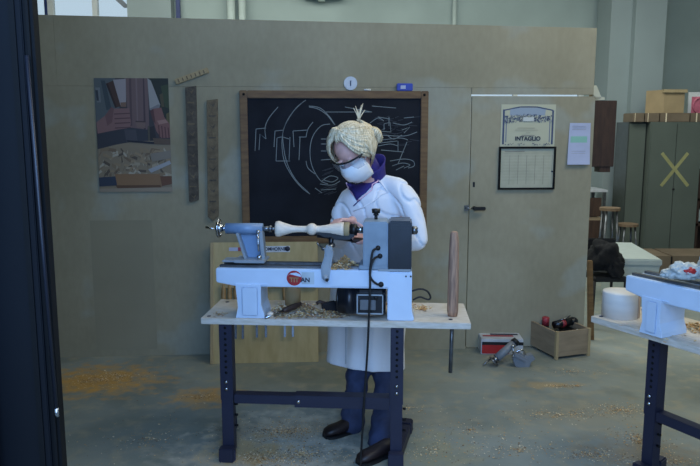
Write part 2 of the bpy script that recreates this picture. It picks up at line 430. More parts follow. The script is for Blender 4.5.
# chalkboard
s0, z1 = on_part(239.5, 90.5); s1, _ = on_part(428, 95); z0 = on_part(300, 243)[1]
CS, CZ = s0, z0
cb = on_wall('chalkboard', s0, z0)
W_, H_ = s1 - s0, z1 - z0; fw = .052
fr = mb('frame_wood')
fr.b2((0, -.028, 0), (fw, -.001, H_), bev=.004).b2((W_ - fw, -.028, 0), (W_, -.001, H_), bev=.004).b2((fw, -.027, H_ - fw), (W_ - fw, -.001, H_), bev=.004).b2((fw, -.027, 0), (W_ - fw, -.001, fw), bev=.004)
fr.build('frame', parent=cb)
mb('blackboard').b2((fw - .005, -.014, fw - .005), (W_ - fw + .005, -.002, H_ - fw + .005)).build('writing_surface', parent=cb)
for x, z in ((.03, H_ - .026), (W_ - .03, H_ - .026)): mb('door_black').rod((x, -.031, z), (x, -.027, z), .009, n=12).build('frame_screw', parent=cb)
def CBP(pts, k=5): # photo strokes -> board coordinates
    q = [on_part(*p, off=.015) for p in pts]; q = [(a - CS, b - CZ) for a, b in q]
    return smoothline(q, k) if k else q
ch = mb('chalk')
strokes = [([(278, 107), (269, 118), (265, 128), (266, 139)], 1), ([(266, 139), (260, 134), (259, 150)], 0), ([(256, 129), (266, 128)], 0), ([(256, 129), (255, 151)], 0),
 ([(306, 100), (296, 108), (286, 123), (282, 140), (284, 160), (292, 176), (302, 188), (310, 194)], 1),
 ([(304, 101), (293, 112), (284, 128), (283, 142), (287, 163), (296, 180), (309, 193)], 1),
 ([(275, 131), (284, 130)], 0), ([(275, 131), (274, 147)], 0), ([(277, 138), (282, 137), (289, 139)], 1), ([(277, 138), (276, 161)], 0), ([(290, 137), (289, 160)], 0), ([(276, 161), (290, 161)], 0),
 ([(293, 131), (308, 130)], 0), ([(293, 131), (294, 147)], 0), ([(299, 137), (306, 137)], 0), ([(300, 137), (299, 160)], 0), ([(306, 137), (308, 129), (313, 122)], 1), ([(306, 161), (308, 168), (315, 174)], 1),
 ([(309, 107), (318, 109), (327, 115), (334, 124)], 1), ([(309, 106), (320, 108), (329, 116), (335, 125)], 1), ([(330, 124), (321, 126), (313, 136), (310, 150), (312, 166), (320, 180), (328, 184)], 1),
 ([(326, 112), (372, 112)], 0), ([(345, 107), (372, 112)], 0), ([(372, 106), (396, 108)], 0),
 ([(321, 139), (330, 139)], 0), ([(321, 144), (330, 144)], 0), ([(321, 151), (334, 151)], 0), ([(321, 160), (334, 159)], 0),
 ([(322, 181), (330, 176), (338, 178), (332, 182), (324, 180)], 1), ([(320, 184), (332, 185), (340, 181)], 1), ([(321, 190), (336, 189)], 0), ([(315, 188), (322, 193)], 0),
 ([(380, 143), (397, 141)], 0), ([(381, 150), (404, 152)], 0), ([(381, 135), (404, 136), (417, 132)], 1), ([(382, 140), (400, 138), (408, 140)], 1),
 ([(407, 142), (402, 154), (398, 164)], 0), ([(398, 141), (398, 152)], 0), ([(385, 128), (380, 131), (391, 132), (390, 122), (384, 124), (384, 130)], 0), ([(389, 117), (389, 126)], 0),
 ([(393, 123), (404, 125), (412, 122)], 1), ([(402, 130), (410, 127), (404, 133)], 0), ([(378, 146), (390, 144), (398, 146)], 1), ([(390, 161), (404, 159), (413, 161), (414, 166), (408, 168)], 1), ([(392, 166), (402, 163), (410, 165), (404, 168)], 1), ([(396, 170), (404, 166)], 0),
 ([(370, 123), (378, 118), (384, 121)], 1), ([(378, 117), (390, 119)], 0), ([(404, 118), (414, 117)], 0), ([(388, 136), (394, 139), (402, 135)], 1)]
for p, sm in strokes: ribbon(ch, CBP(p, 5 if sm else 0), .0048, -.0148)
ch.use('chalk_faint')
for k in range(38):
    x = random.uniform(372, 414); y = random.uniform(116, 146); l = random.uniform(3, 11)
    ribbon(ch, CBP([(x, y), (x + l, y + random.uniform(-2.5, 2.5))], 0), .003, -.0146)
for k in range(14):
    x = random.uniform(318, 330); y = random.uniform(170, 195); ribbon(ch, CBP([(x, y), (x + 9, y - 3)], 0), .003, -.0146)
ch.build('chalk_drawing', parent=cb, fix=False)
tag(cb, 'wooden-framed blackboard with chalk diagrams hung on the partition', 'chalkboard')
# things on top of the frame
s, z = on_part(350.5, 91); o = on_wall('paper_disc', s, z, .003)
mb('clear_grey').rod((0, -.004, .052), (0, 0, .052), .046, n=28, smooth=False).build('disc', parent=o)
mb('ink_blue').b2((-.004, -.0055, .035), (.004, -.004, .07)).build('mark', parent=o)
tag(o, 'pale round disc with a small blue mark above the chalkboard', 'disc')
s, z = on_part(405, 90.5); o = on_wall('chalk_box', s, cb.location.z + H_ + .001, .03)
mb('blue_plastic').b2((-.06, -.0, 0), (.05, .026, .05), bev=.004).build('box_body', parent=o)
mb('paper_blue').b2((-.035, -.002, .012), (.0, 0, .036)).build('box_label', parent=o)
tag(o, 'small blue box standing on the chalkboard frame', 'box')
mb('paper_white').b2((.36, -.02, H_ + .0005), (.38, -.008, H_ + .012), bev=.003)
c = mb('paper_white').rod((W_ * .655, -.018, H_ + .008), (W_ * .69, -.018, H_ + .007), .006, n=10).build('chalk_stick'); c.location = cb.location; c.rotation_euler = cb.rotation_euler
tag(c, 'short white stick of chalk lying on top of the chalkboard frame', 'chalk')

# carver poster
s0, z1 = on_part(94, 78); s1, z0 = on_part(172.5, 191.5); s0b, _ = on_part(98, 191)
pw_, ph_ = s1 - s0, z1 - z0
def printed(name, parent, polys, W, H, th=.004, y0=0):
    o = MB().use('print'); bm = o.bm; col = bm.loops.layers.float_color.new('Col')
    def q(pts, c, y):
        vs = [bm.verts.new((x * W, y, z * H)) for x, z in pts]; fc = bm.faces.new(vs)
        l = lin(c)
        for lp in fc.loops: lp[col] = l
    base = polys[0][1]
    for i, (pts, c) in enumerate(polys): q([(x, 1 - yy) for x, yy in pts], c, y0 - th - i * .00002)
    # body
    vs = [bm.verts.new(p) for p in ((0, y0, 0), (W, y0, 0), (W, y0, H), (0, y0, H), (0, y0 - th, 0), (W, y0 - th, 0), (W, y0 - th, H), (0, y0 - th, H))]
    for idx in ((0, 1, 2, 3), (0, 1, 5, 4), (1, 2, 6, 5), (2, 3, 7, 6), (3, 0, 4, 7)):
        fc = bm.faces.new([vs[k] for k in idx])
        for lp in fc.loops: lp[col] = lin((120, 120, 112))
    me = bpy.data.meshes.new(name); bm.to_mesh(me); bm.free(); me.materials.append(M['print'])
    ob = bpy.data.objects.new(name, me); C.objects.link(ob)
    if parent: ob.parent = parent
    return ob
FULL = [(0, 0), (1, 0), (1, 1), (0, 1)]
polys = [(FULL, (74, 70, 76))]
def P2(a): polys.append(a)
def N5(pts, c): P2(([(min(max((x - 55) / 440, 0), 1), min(max((y / 5.83 - 13) / 113.5, 0), 1)) for x, y in pts], c))
N5([(55, 75), (180, 75), (200, 260), (55, 330)], (100, 110, 114)); N5([(95, 90), (120, 90), (150, 250), (120, 260)], (72, 84, 92)); N5([(60, 130), (88, 130), (90, 215), (66, 215)], (128, 136, 140)); N5([(60, 145), (75, 145), (78, 205), (66, 205)], (60, 66, 76))
N5([(236, 75), (375, 75), (370, 380), (250, 380)], (128, 106, 108)); N5([(262, 75), (275, 75), (270, 350), (258, 350)], (104, 84, 88)); N5([(300, 75), (310, 75), (306, 330), (298, 330)], (146, 124, 124)); N5([(345, 75), (352, 75), (350, 370), (338, 370)], (88, 72, 78)); N5([(290, 320), (350, 322), (348, 362), (296, 360)], (140, 116, 110)); N5([(290, 320), (350, 322), (350, 330), (290, 328)], (84, 68, 70))
N5([(385, 75), (495, 75), (495, 360), (430, 320)], (50, 58, 52)); N5([(450, 120), (495, 110), (495, 250), (470, 240)], (70, 84, 60)); N5([(440, 170), (460, 160), (466, 240), (450, 240)], (96, 88, 66)); N5([(476, 280), (495, 270), (495, 400), (478, 380)], (112, 104, 70))
N5([(372, 75), (392, 90), (442, 228), (436, 244), (378, 258)], (176, 176, 176)); N5([(430, 225), (442, 228), (436, 246), (380, 260), (378, 250)], (140, 140, 146))
N5([(168, 85), (243, 80), (238, 235), (205, 235)], (178, 172, 176)); N5([(205, 215), (240, 213), (238, 240), (206, 240)], (140, 112, 98)); N5([(124, 108), (168, 90), (206, 236), (172, 246)], (84, 62, 56)); N5([(124, 108), (136, 104), (182, 244), (172, 246)], (60, 44, 42))
N5([(56, 330), (110, 290), (150, 240), (165, 250), (255, 248), (262, 330), (255, 360), (180, 380), (60, 400)], (150, 116, 116)); N5([(150, 240), (165, 250), (150, 330), (120, 350), (110, 290)], (128, 96, 98))
for k in range(4): N5([(165, 278 + k * 27), (258, 274 + k * 27), (260, 280 + k * 27), (165, 285 + k * 27)], (106, 78, 82))
N5([(60, 395), (180, 372), (258, 360), (360, 372), (362, 640), (60, 640)], (66, 68, 78)); N5([(220, 370), (290, 372), (300, 460), (230, 450)], (84, 84, 94))
N5([(360, 360), (400, 350), (410, 420), (470, 440), (470, 520), (360, 520)], (56, 52, 58)); N5([(362, 350), (372, 350), (372, 460), (362, 460)], (96, 92, 80))
N5([(380, 262), (400, 250), (448, 244), (464, 300), (495, 340), (495, 420), (440, 420), (412, 380), (400, 330)], (146, 104, 100)); N5([(380, 262), (400, 250), (410, 340), (395, 320)], (104, 70, 72))
for k in range(4): N5([(424 + k * 19, 345 + k * 5), (430 + k * 19, 345 + k * 5), (434 + k * 19, 420), (428 + k * 19, 422)], (98, 64, 66))
N5([(420, 320), (470, 312), (486, 330), (430, 342)], (178, 140, 132))
P2(([(0, .62), (.25, .58), (.5, .55), (.8, .545), (1, .56), (1, 1), (0, 1)], (158, 144, 122)))
rnd = random.Random(3)
for k in range(150):
    x, y = rnd.uniform(.0, .95), rnd.uniform(.6, .85)
    a = rnd.uniform(0, 3.1); l = rnd.uniform(.04, .12); wdt = rnd.uniform(.012, .03)
    dx, dy = math.cos(a) * l, math.sin(a) * l * .5
    pts = [(x, y), (x + dx, y + dy), (x + dx - .3 * dy, y + dy + wdt), (x - .2 * dx, y + wdt)]
    pts = [(min(max(px, 0), 1), min(py, 1)) for px, py in pts]
    P2((pts, rnd.choice([(186, 174, 152), (136, 116, 96), (172, 152, 124), (150, 132, 108), (196, 188, 170), (104, 92, 82), (166, 146, 118)])))
P2(([(.4, .54), (.78, .555), (.8, .575), (.42, .555)], (40, 44, 58))); P2(([(.76, .52), (1, .53), (1, .58), (.78, .575)], (110, 92, 80))); P2(([(.72, .66), (1, .63), (1, .7), (.74, .73)], (150, 142, 132)))
P2(([(.68, .8), (.98, .72), (1, .75), (.72, .83)], (180, 184, 192)))
P2(([(0, .87), (.24, .86), (.24, .94), (0, .95)], (60, 72, 92))); P2(([(.22, .84), (.84, .84), (.86, .97), (.25, .97)], (158, 124, 92))); P2(([(.22, .94), (.84, .94), (.85, .97), (.25, .97)], (112, 84, 64))); P2(([(.84, .86), (1, .86), (1, .93), (.86, .95)], (120, 84, 66))); P2(([(0, .97), (1, .96), (1, 1), (0, 1)], (170, 158, 140)))
o = on_wall('poster', s0, z0, .001)
polys = [(p_, tuple(int(v_ * .86) for v_ in c_)) for p_, c_ in polys]
pp = printed('print_sheet', o, polys, pw_, ph_)
tag(o, 'colour photo poster of hands carving wood, pinned on the left of the partition', 'poster')

# notched wooden strips
def notched(name, px0, py0, px1, py1, wd, m, lab, tip):
    sA, zA = on_part(px0, py0); sB, zB = on_part(px1, py1)
    o = on_wall(name, sB, zB, .002); H = zA - zB; dx = sA - sB
    pts = [(-wd / 2 + (.006 if not tip else 0), .0), (0 if tip else -wd / 4, -.03 if tip else -.006), (wd / 2, .0 if tip else .01), (wd / 2 + dx, H), (dx - wd / 2, H - .01)]
    n = mb(m).prism(pts, .018, (0, -.0, 0), (1, 0, 0), (0, 0, 1)); n.use('notch_tan' if m == 'notch_brown' else 'notch_brown')
    kk = 11
    for i in range(kk):
        t = (i + .5) / kk; x = dx * t; z = H * t
        if i % 2: n.b2((x - wd * .34, -.0195, z - .01), (x + wd * .3, -.0182, z + .0))
        else: n.prism([(x - wd * .3, z + .012), (x + wd * .1, z - .018), (x + wd * .3, z + .016), (x + wd * .02, z - .004)], .0015, (0, -.018, 0), (1, 0, 0), (0, 0, 1))
    n.build('strip_body', parent=o)
    tag(o, lab, 'wooden strip'); return o
notched('carved_strip', 191, 86, 194, 201, .072, 'notch_brown', 'dark carved wooden strip hanging beside the photo poster', False)
notched('carved_strip', 212.5, 99, 213.5, 216, .074, 'notch_tan', 'lighter brown carved strip hanging next to the chalkboard', True)
s, z = on_part(192.5, 76); o = on_wall('wooden_rule', s, z, .004); o.rotation_euler = (0, R(-20), TH)
n = mb('pale_wood').b2((-.12, -.018, -.018), (.115, 0, .018), bev=.003); n.use('notch_tan')
for k in range(7): n.b2((-.1 + k * .03, -.0195, -.012), (-.092 + k * .03, -.018, .01))
n.build('stick', parent=o)
tag(o, 'short pale stick mounted aslant above the carved strips', 'stick')

# certificate
s0, z0 = on_part(500, 146.5); s1, z1 = on_part(556, 104.5)
o = on_wall('certificate', s0, z0, .001); W2_, H2_ = s1 - s0, z1 - z0
navy = (64, 78, 110); cream = (188, 188, 164)
polys = [(FULL, cream)]
def strip(pts, wd, c):
    for (a, b), (c2, d2) in zip(pts, pts[1:]):
        L_ = math.hypot(c2 - a, d2 - b) or 1; nx, ny = -(d2 - b) / L_ * wd / 2, (c2 - a) / L_ * wd / 2
        polys.append(([(a + nx, b + ny), (c2 + nx, d2 + ny), (c2 - nx, d2 - ny), (a - nx, b - ny)], c))
strip([(.05, .12), (.05, .95)], .035, navy); strip([(.95, .14), (.95, .95)], .035, navy); strip([(.1, .4), (.1, .9)], .02, (110, 122, 140)); strip([(.9, .4), (.9, .9)], .02, (110, 122, 140))
strip([(.05, .14), (.2, .1), (.35, .06), (.65, .06), (.8, .1), (.95, .14)], .03, navy)
polys.append(([(.16, .12), (.35, .08), (.65, .08), (.82, .12), (.8, .26), (.16, .26)], (150, 164, 180)))
rnd = random.Random(5)
for k in range(300):
    x = rnd.uniform(.06, .92); y = .22 + .1 * abs(x - .5) + rnd.uniform(0, .17)
    polys.append(([(x, y), (x + rnd.uniform(.01, .04), y + rnd.uniform(-.02, .02)), (x + .02, y + .03)], rnd.choice([navy, (90, 102, 124), (40, 50, 80), (150, 156, 160)])))
polys.append(([(.4, .3), (.6, .3), (.6, .4), (.4, .4)], (200, 204, 200)))
strip([(.3, .56), (.62, .56)], .012, (150, 146, 130)); strip([(.26, .61), (.68, .61)], .01, (160, 156, 140)); strip([(.46, .67), (.54, .67)], .012, (160, 156, 140)); strip([(.38, .735), (.62, .735)], .02, (140, 140, 132))
for k in range(40):
    x = rnd.choice([rnd.uniform(.06, .22), rnd.uniform(.28, .46), rnd.uniform(.56, .72), rnd.uniform(.78, .94)]); y = rnd.uniform(.92, .965)
    polys.append(([(x, y), (x + .02, y - .01), (x + .012, y + .02)], rnd.choice([navy, (100, 110, 110)])))
printed('print_sheet', o, polys, W2_, H2_, .002)
def text(body, size, m, parent, loc, rot, name='lettering', depth=.0004, align='CENTER', bold=0, sx=1):
    cu = bpy.data.curves.new('t', 'FONT'); cu.body = body; cu.size = size; cu.extrude = depth; cu.align_x = align; cu.align_y = 'CENTER'; cu.offset = bold
    ob = bpy.data.objects.new('t', cu); C.objects.link(ob)
    me = bpy.data.meshes.new_from_object(ob.evaluated_get(DG())); bpy.data.objects.remove(ob)
    me.materials.clear(); me.materials.append(M[m])
    n = bpy.data.objects.new(name, me); C.objects.link(n); n.parent = parent; n.location = loc; n.rotation_euler = rot; n.scale = (sx, 1, 1)
    return n
text('INTAGLIO', .041, 'ink', o, (W2_ * .5, -.0062, H2_ * .185), (R(90), 0, 0), bold=.0012, sx=.98)
tag(o, 'cream certificate with a dark blue ornamental border reading INTAGLIO on the door', 'certificate')
# framed chart
s0, z0 = on_part(497.5, 189.5); s1, z1 = on_part(555.5, 146.6)
o = on_wall('framed_chart', s0, z0, .001); W2_, H2_ = s1 - s0, z1 - z0; b_ = .013
fr = mb('door_black'); fr.b2((0, -.018, 0), (b_, 0, H2_)).b2((W2_ - b_, -.018, 0), (W2_, 0, H2_)).b2((b_, -.018, 0), (W2_ - b_, 0, b_)).b2((b_, -.018, H2_ - b_), (W2_ - b_, 0, H2_)); fr.build('frame', parent=o)
gs = mb('paper_chart').b2((b_, -.006, b_), (W2_ - b_, -.001, H2_ - b_)); gs.build('chart_sheet', parent=o)
gl = mb('ink_faint')
for k in range(6): gl.b2((W2_ * (.19 + .15 * k), -.0068, H2_ * .12), (W2_ * (.19 + .15 * k) + .003, -.0061, H2_ * .8))
for k in range(10): gl.b2((W2_ * .08, -.0066, H2_ * (.85 - .07 * k)), (W2_ * .92, -.0061, H2_ * (.85 - .07 * k) + .0012))
gl.b2((W2_ * .1, -.0066, H2_ * .88), (W2_ * .45, -.0061, H2_ * .9)); gl.build('chart_print', parent=o)
mb('ink').rod((W2_ * .95, -.0075, H2_ * .42), (W2_ * .95, -.006, H2_ * .42), .007, n=10).build('stamp', parent=o)
tag(o, 'black-framed chart of fine columns below the certificate on the door', 'framed chart')
# note sheet
s0, z0 = on_part(566, 164.5); s1, z1 = on_part(592, 123)
o = on_wall('paper_note', s0, z0, .001); W2_, H2_ = s1 - s0 - .01, z1 - z0
b = MB().use('paper_blue'); rings = []
for i in range(9):
    t = i / 8; y = -.002 - .02 * (1 - t) ** 2; xo = (1 - t) * -.0 + t * .014
    rings.append([V((xo, y, H2_ * t)), V((W2_, y + .001, H2_ * t)), V((W2_, y - .0006 + .001, H2_ * t)), V((xo, y - .0006, H2_ * t))])
b.loft(rings, smooth=False).build('sheet', parent=o)
mb('green_patch').b2((.022, -.0072, H2_ * .53), (W2_ * .86, -.0066, H2_ * .68)).build('green_panel', parent=o)
for k in range(6): mb('ink_faint').b2((.03, -.0045 if k < 3 else -.0135, H2_ * (.92 - .04 * k if k < 3 else .32 - .05 * (k - 3))), (W2_ * .8, -.004 if k < 3 else -.013, H2_ * (.92 - .04 * k if k < 3 else .32 - .05 * (k - 3)) + .0015)).build('print_line', parent=o)
tag(o, 'pale blue paper note with a green panel taped to the door edge', 'paper')

# tool board leaning on the partition behind the bench
bl = PZ(210.5, 364, 0); br = PZ(318.5, 362, 0)
ang = math.atan2(br.y - bl.y, br.x - bl.x); TB = empty('tool_board', bl, ang)
Wt = (br - bl).length; top = on_part(212, 246)
Ht = .84; lean = math.atan2((A - bl).dot(Nn) - .035 if (A - bl).dot(Nn) > 0 else .09, Ht)
LM = Matrix.Rotation(-lean, 4, 'X')
def lb(m, lo, hi, name, parent, bev=0, label=None):
    o = MB().use(m); lo = V(lo); hi = V(hi); o.box((lo + hi) / 2, hi - lo, bev=bev, M4=LM); return o.build(name, parent=parent)
lb('rack_wood', (0, 0, 0), (Wt, .018, Ht), 'board', TB, .002)
lb('pale_wood', (.0, -.012, 0), (.02, 0, Ht), 'edge_batten', TB)
kx = Wt / 108.0
def tbx(px): return (px - 210.5) * kx
def tbz(py): return Ht * (363 - py) / 117.5
lb('door_black', (tbx(222), -.005, tbz(318)), (tbx(318), -.001, tbz(313)), 'rack_slot', TB)
lb('pale_wood', (tbx(221), -.03, tbz(290)), (tbx(318), -.001, tbz(286)), 'tool_rail', TB)
lb('paper_blue', (tbx(229), -.002, tbz(254)), (tbx(241), -.0005, tbz(250.5)), 'strip_label', TB)
lb('red_dim', (tbx(238), -.003, tbz(254)), (tbx(241), -.0021, tbz(250.5)), 'label_mark', TB)
lb('clear_grey', (tbx(265), -.002, tbz(255.5)), (tbx(290.5), -.0005, tbz(249.5)), 'strip_label', TB)
tx = text('ROMHORNEN', .034, 'ink', TB, (0, 0, 0), (0, 0, 0), bold=.001, sx=.86)
tx.data.transform(Matrix.Scale(.86, 4, (1, 0, 0))); tx.scale = (1, 1, 1)
tx.data.transform(LM @ Matrix.Translation((tbx(276), -.0028, tbz(252.5))) @ Matrix.Rotation(R(90), 4, 'X'))
b = mb('ink').rod(LM @ V((tbx(288), -.004, tbz(252.3))), LM @ V((tbx(288), -.002, tbz(252.3))), .018, n=16); b.build('logo_disc', parent=TB)
tag(TB, 'pale wooden tool board leaning behind the bench against the partition', 'tool board')
# turning tools hung on the board
def chisel():
    r = empty('turning_chisel')
    mb('handle_wood').lathe([(0, .010), (.02, .016), (.07, .014), (.13, .018), (.19, .012), (.2, .011)], (0, 0, 0), (0, 0, 1), n=12).build('handle', parent=r)
    mb('steel').rod((0, 0, -.02), (0, 0, .0), .011, n=12).build('ferrule', parent=r)
    mb('ways_steel').b2((-.0075, -.003, -.2), (.0075, .003, -.02)).build('blade', parent=r)
    return r
proto = chisel(); first = True
for i, (px, py, lab) in enumerate([(224, 0, 'left end'), (230, 0, 'x'), (236, 0, ''), (243, 0, ''), (257, 0, ''), (266, 0, ''), (285, 0, ''), (293, 0, '')]):
    c = proto if first else copy_tree(proto); first = False
    zz = tbz(311 + (-1 if i > 3 else (3 if i < 2 else 0)))
    p = TB.matrix_world if False else None
    lp = LM @ V((tbx(px), -.022, zz))
    wp = Matrix.Translation(bl) @ Matrix.Rotation(ang, 4, 'Z') @ lp
    c.location = wp; c.rotation_euler = (-lean, 0, ang)
    tag(c, ['turning chisel leftmost on the tool board', 'turning chisel second from the left on the tool board', 'turning chisel third from the left on the tool board', 'turning chisel fourth from the left on the tool board, just right of the bench leg',
            'turning chisel left of the pair at the middle of the tool board', 'turning chisel right of the pair at the middle of the tool board', 'turning chisel left of the pair at the right of the tool board', 'turning chisel rightmost on the tool board'][i], 'chisel', 'turning chisels on the tool board')

# ------------------------------------------------------------------ workbenches
BC = V((-.062, 3.345, 0)); BA = R(-4.1); BZ = .71; BWD, BDP = 1.28, .375
def make_bench(insl, insr, ly, legs=(-1, 1), fb=.36):
    r = empty('workbench')
    o = mb('bench_wood').b2((-BWD / 2, -BDP / 2, BZ - .03), (BWD / 2, BDP / 2, BZ), bev=.002); o.build('bench_top', parent=r)
    for sx in legs:
        x = sx * (BWD / 2 - (insl if sx < 0 else insr)); y = ly
        up = mb('navy_steel').b2((x - .031, y - .031, .30), (x + .031, y + .031, BZ - .032), bev=.002); up.use('door_black')
        for k in range(9): up.rod((x, y - .0325, .44 + k * .028), (x, y - .030, .44 + k * .028), .0065, n=10)
        L_ = up.build('leg', parent=r)
        lo = mb('navy_steel').b2((x - .0285, y - .0285, .03), (x + .0285, y + .0285, .32), bev=.002); lo.build('leg_sleeve', parent=L_)
        for k in range(2): mb('chrome').rod((x, y - .042, .36 + k * .035), (x, y - .03, .36 + k * .035), .008, n=8).build('leg_bolt', parent=L_)
        for k in range(3): mb('door_black').rod((x + .03, y, .16 + k * .055), (x + .045, y, .16 + k * .055), .006, n=8).build('side_bolt', parent=L_)
        ft = mb('navy_steel').b2((-.028, -.07, .0), (.028, fb, .06), bev=.004).b2((-.033, fb - .06, 0), (.033, fb + .01, .066), bev=.006).build('foot', parent=r)
        ft.location = (x, y, 0); ft.rotation_euler = (0, 0, R(-9) if sx > 0 else R(13))
        mb('navy_steel').b2((x - .036, y - .08, .0), (x + .036, y - .034, .07), bev=.004).build('foot_cap', parent=r)
    a = -BWD / 2 + insl + .035; b_ = BWD / 2 - insr - .035; m_ = a + (b_ - a) * .5
    o = mb('navy_steel').b2((a, ly - .03, .285), (m_, ly + .025, .33), bev=.002).build('cross_bar', parent=r)
    mb('navy_steel').b2((m_ - .08, ly - .035, .275), (b_, ly + .03, .335), bev=.002).build('cross_bar_sleeve', parent=r)
    mb('chrome').rod((m_ - .06, ly - .043, .305), (m_ - .06, ly - .035, .305), .009, n=8).build('bar_bolt', parent=r)
    for x, y in ((-BWD / 2 + .03, -BDP / 2 + .035), (-BWD / 2 + .05, BDP / 2 - .06), (BWD / 2 - .09, -BDP / 2 + .06)): mb('ink').rod((x, y, BZ), (x, y, BZ + .0015), .01, n=12).build('bolt_head', parent=r)
    return r
b1 = make_bench(.116, .342, -.155); b1.location = BC; b1.rotation_euler = (0, 0, BA)
tag(b1, 'workbench with pale wood top and navy steel legs under the central lathe', 'workbench', 'steel-legged workbenches')
p0 = PZ(591, 316, BZ); p1 = PZ(700, 348, BZ); d2 = (p1 - p0).normalized(); a2 = math.atan2(d2.y, d2.x); n2 = V((-d2.y, d2.x, 0))
c2 = p0 + d2 * (BWD / 2 + .0) + n2 * BDP / 2; c2.z = 0
b2 = make_bench(.30, .2, -.085, fb=.1); b2.location = c2; b2.rotation_euler = (0, 0, a2)
tag(b2, 'workbench with navy steel leg cut off by the right edge of the picture', 'workbench', 'steel-legged workbenches')

# ------------------------------------------------------------------ lathe
def lathe_body(r, full=True, nar=0):
    z0 = .0; zt = .239; zb = .152            # bench top = 0
    o = mb('white_paint')
    # bed front beam, tapered at its tail end
    xr = .357 if full else .5
    o.prism([(-.572, zt), (-.572, zt - .068), (-.47, zb), (xr, zb), (xr, zt)], -.15, (0, -.165, 0), (1, 0, 0), (0, 0, 1), bev=.004)
    bed = o.build('bed', parent=r)
    for y in (-.14, -.055): mb('ways_steel').b2((-.56, y, zt), (xr - .25 if full else xr, y + .025, zt + .012)).build('bed_way', parent=bed)
    # foot: flared casting
    def foot(xa, xb, name='foot'):
        m = mb('white_paint')
        m.prism([(xa - .012, 0), (xb + .012, 0), (xb + .01, .02), (xb - .004, .06), (xb - .004, zb + .01), (xb + .03, zb + .012), (xa - .01, zb + .012), (xa + .0, .05)], -.17, (0, -.172, 0), (1, 0, 0), (0, 0, 1), bev=.004)
        m.b2((xa + .02, -.178, .012), (xb - .018, -.17, zb + .0), bev=.006)
        return m.build(name, parent=r)
    foot(-.468, -.352 - nar)
    return foot
lt = empty('wood_lathe', BC + V((.006, -.001, BZ + .0005)), BA)
foot = lathe_body(lt)
SPY, SPZ = -.075, .418         # spindle axis (lathe local)
# headstock-end casting with motor window
o = mb('white_paint')
o.prism([(.245, 0), (.372, 0), (.358, .05), (.358, .232), (.245, .232)], -.17, (0, -.172, 0), (1, 0, 0), (0, 0, 1), bev=.005)
o.prism([(-.02, .16), (-.02, .238), (.25, .238), (.25, .16)], -.012, (0, -.172, 0), (1, 0, 0), (0, 0, 1), bev=.003)
o.build('headstock_foot', parent=lt)
mb('black_plastic').rod((.33, -.176, .215), (.33, -.17, .215), .004, n=8).rod((.352, -.176, .215), (.352, -.17, .215), .004, n=8).build('casting_screw', parent=lt)
# motor
m = mb('motor_black').rod((.01, -.1, .083), (.235, -.1, .083), .068, n=28).rod((.0, -.1, .083), (.01, -.1, .083), .05, .066, n=28); m.b2((.1, -.168, .024), (.232, -.1, .142), bev=.012)
mo = m.build('motor', parent=lt)
m = mb('lathe_grey')
m.b2((.1, -.176, .03), (.225, -.172, .036)).b2((.1, -.176, .12), (.225, -.172, .126)).b2((.1, -.176, .03), (.106, -.172, .126)).b2((.22, -.176, .03), (.225, -.172, .126)); m.build('switch_bezel', parent=mo)
mb('steel').b2((.115, -.175, .05), (.19, -.171, .1), bev=.002).build('rating_plate', parent=mo)
mb('rubber').rod((.19, -.178, .11), (.19, -.171, .11), .01, n=12).build('motor_knob', parent=mo)
mb('black_cover').rod((.04, -.1, .083), (.085, -.1, .083), .0695, n=28).build('fan_cover', parent=mo)
# headstock
zb = .241
h = mb('headstock_blue').b2((.128, -.155, zb), (.245, -.0, zb + .226), bev=.006).b2((.11, -.16, zb), (.245, -.0, zb + .02), bev=.003)
hs = h.build('headstock', parent=lt)
mb('black_cover').b2((.247, -.165, zb - .015), (.355, .0, zb + .232), bev=.008).build('belt_cover', parent=lt)
mb('lathe_grey').b2((.2, -.172, zb - .004), (.352, -.165, zb + .006)).build('cover_trim', parent=lt)
mb('black_cover').b2((.252, -.166, zb + .21), (.35, -.164, zb + .213)).b2((.252, -.166, zb + .198), (.35, -.164, zb + .200)).build('cover_rib', parent=lt)
mb('black_plastic').rod((.185, -.06, zb + .224), (.185, -.06, zb + .246), .008).rod((.185, -.06, zb + .246), (.185, -.06, zb + .256), .015, .008, n=16).rod((.185, -.06, zb + .256), (.185, -.06, zb + .276), .019, .021, n=16).build('locking_knob', parent=hs)
mb('steel').rod((.355, SPY, SPZ), (.38, SPY, SPZ), .02, n=20).rod((.38, SPY, SPZ), (.385, SPY, SPZ), .014, n=20).build('spindle_end', parent=lt)
mb('chrome').rod((.092, SPY, SPZ), (.13, SPY, SPZ), .016, n=20).build('spindle', parent=lt)
mb('black_plastic').rod((.065, SPY, SPZ), (.095, SPY, SPZ), .029, n=24).rod((.06, SPY, SPZ), (.066, SPY, SPZ), .024, n=24).build('chuck', parent=lt)
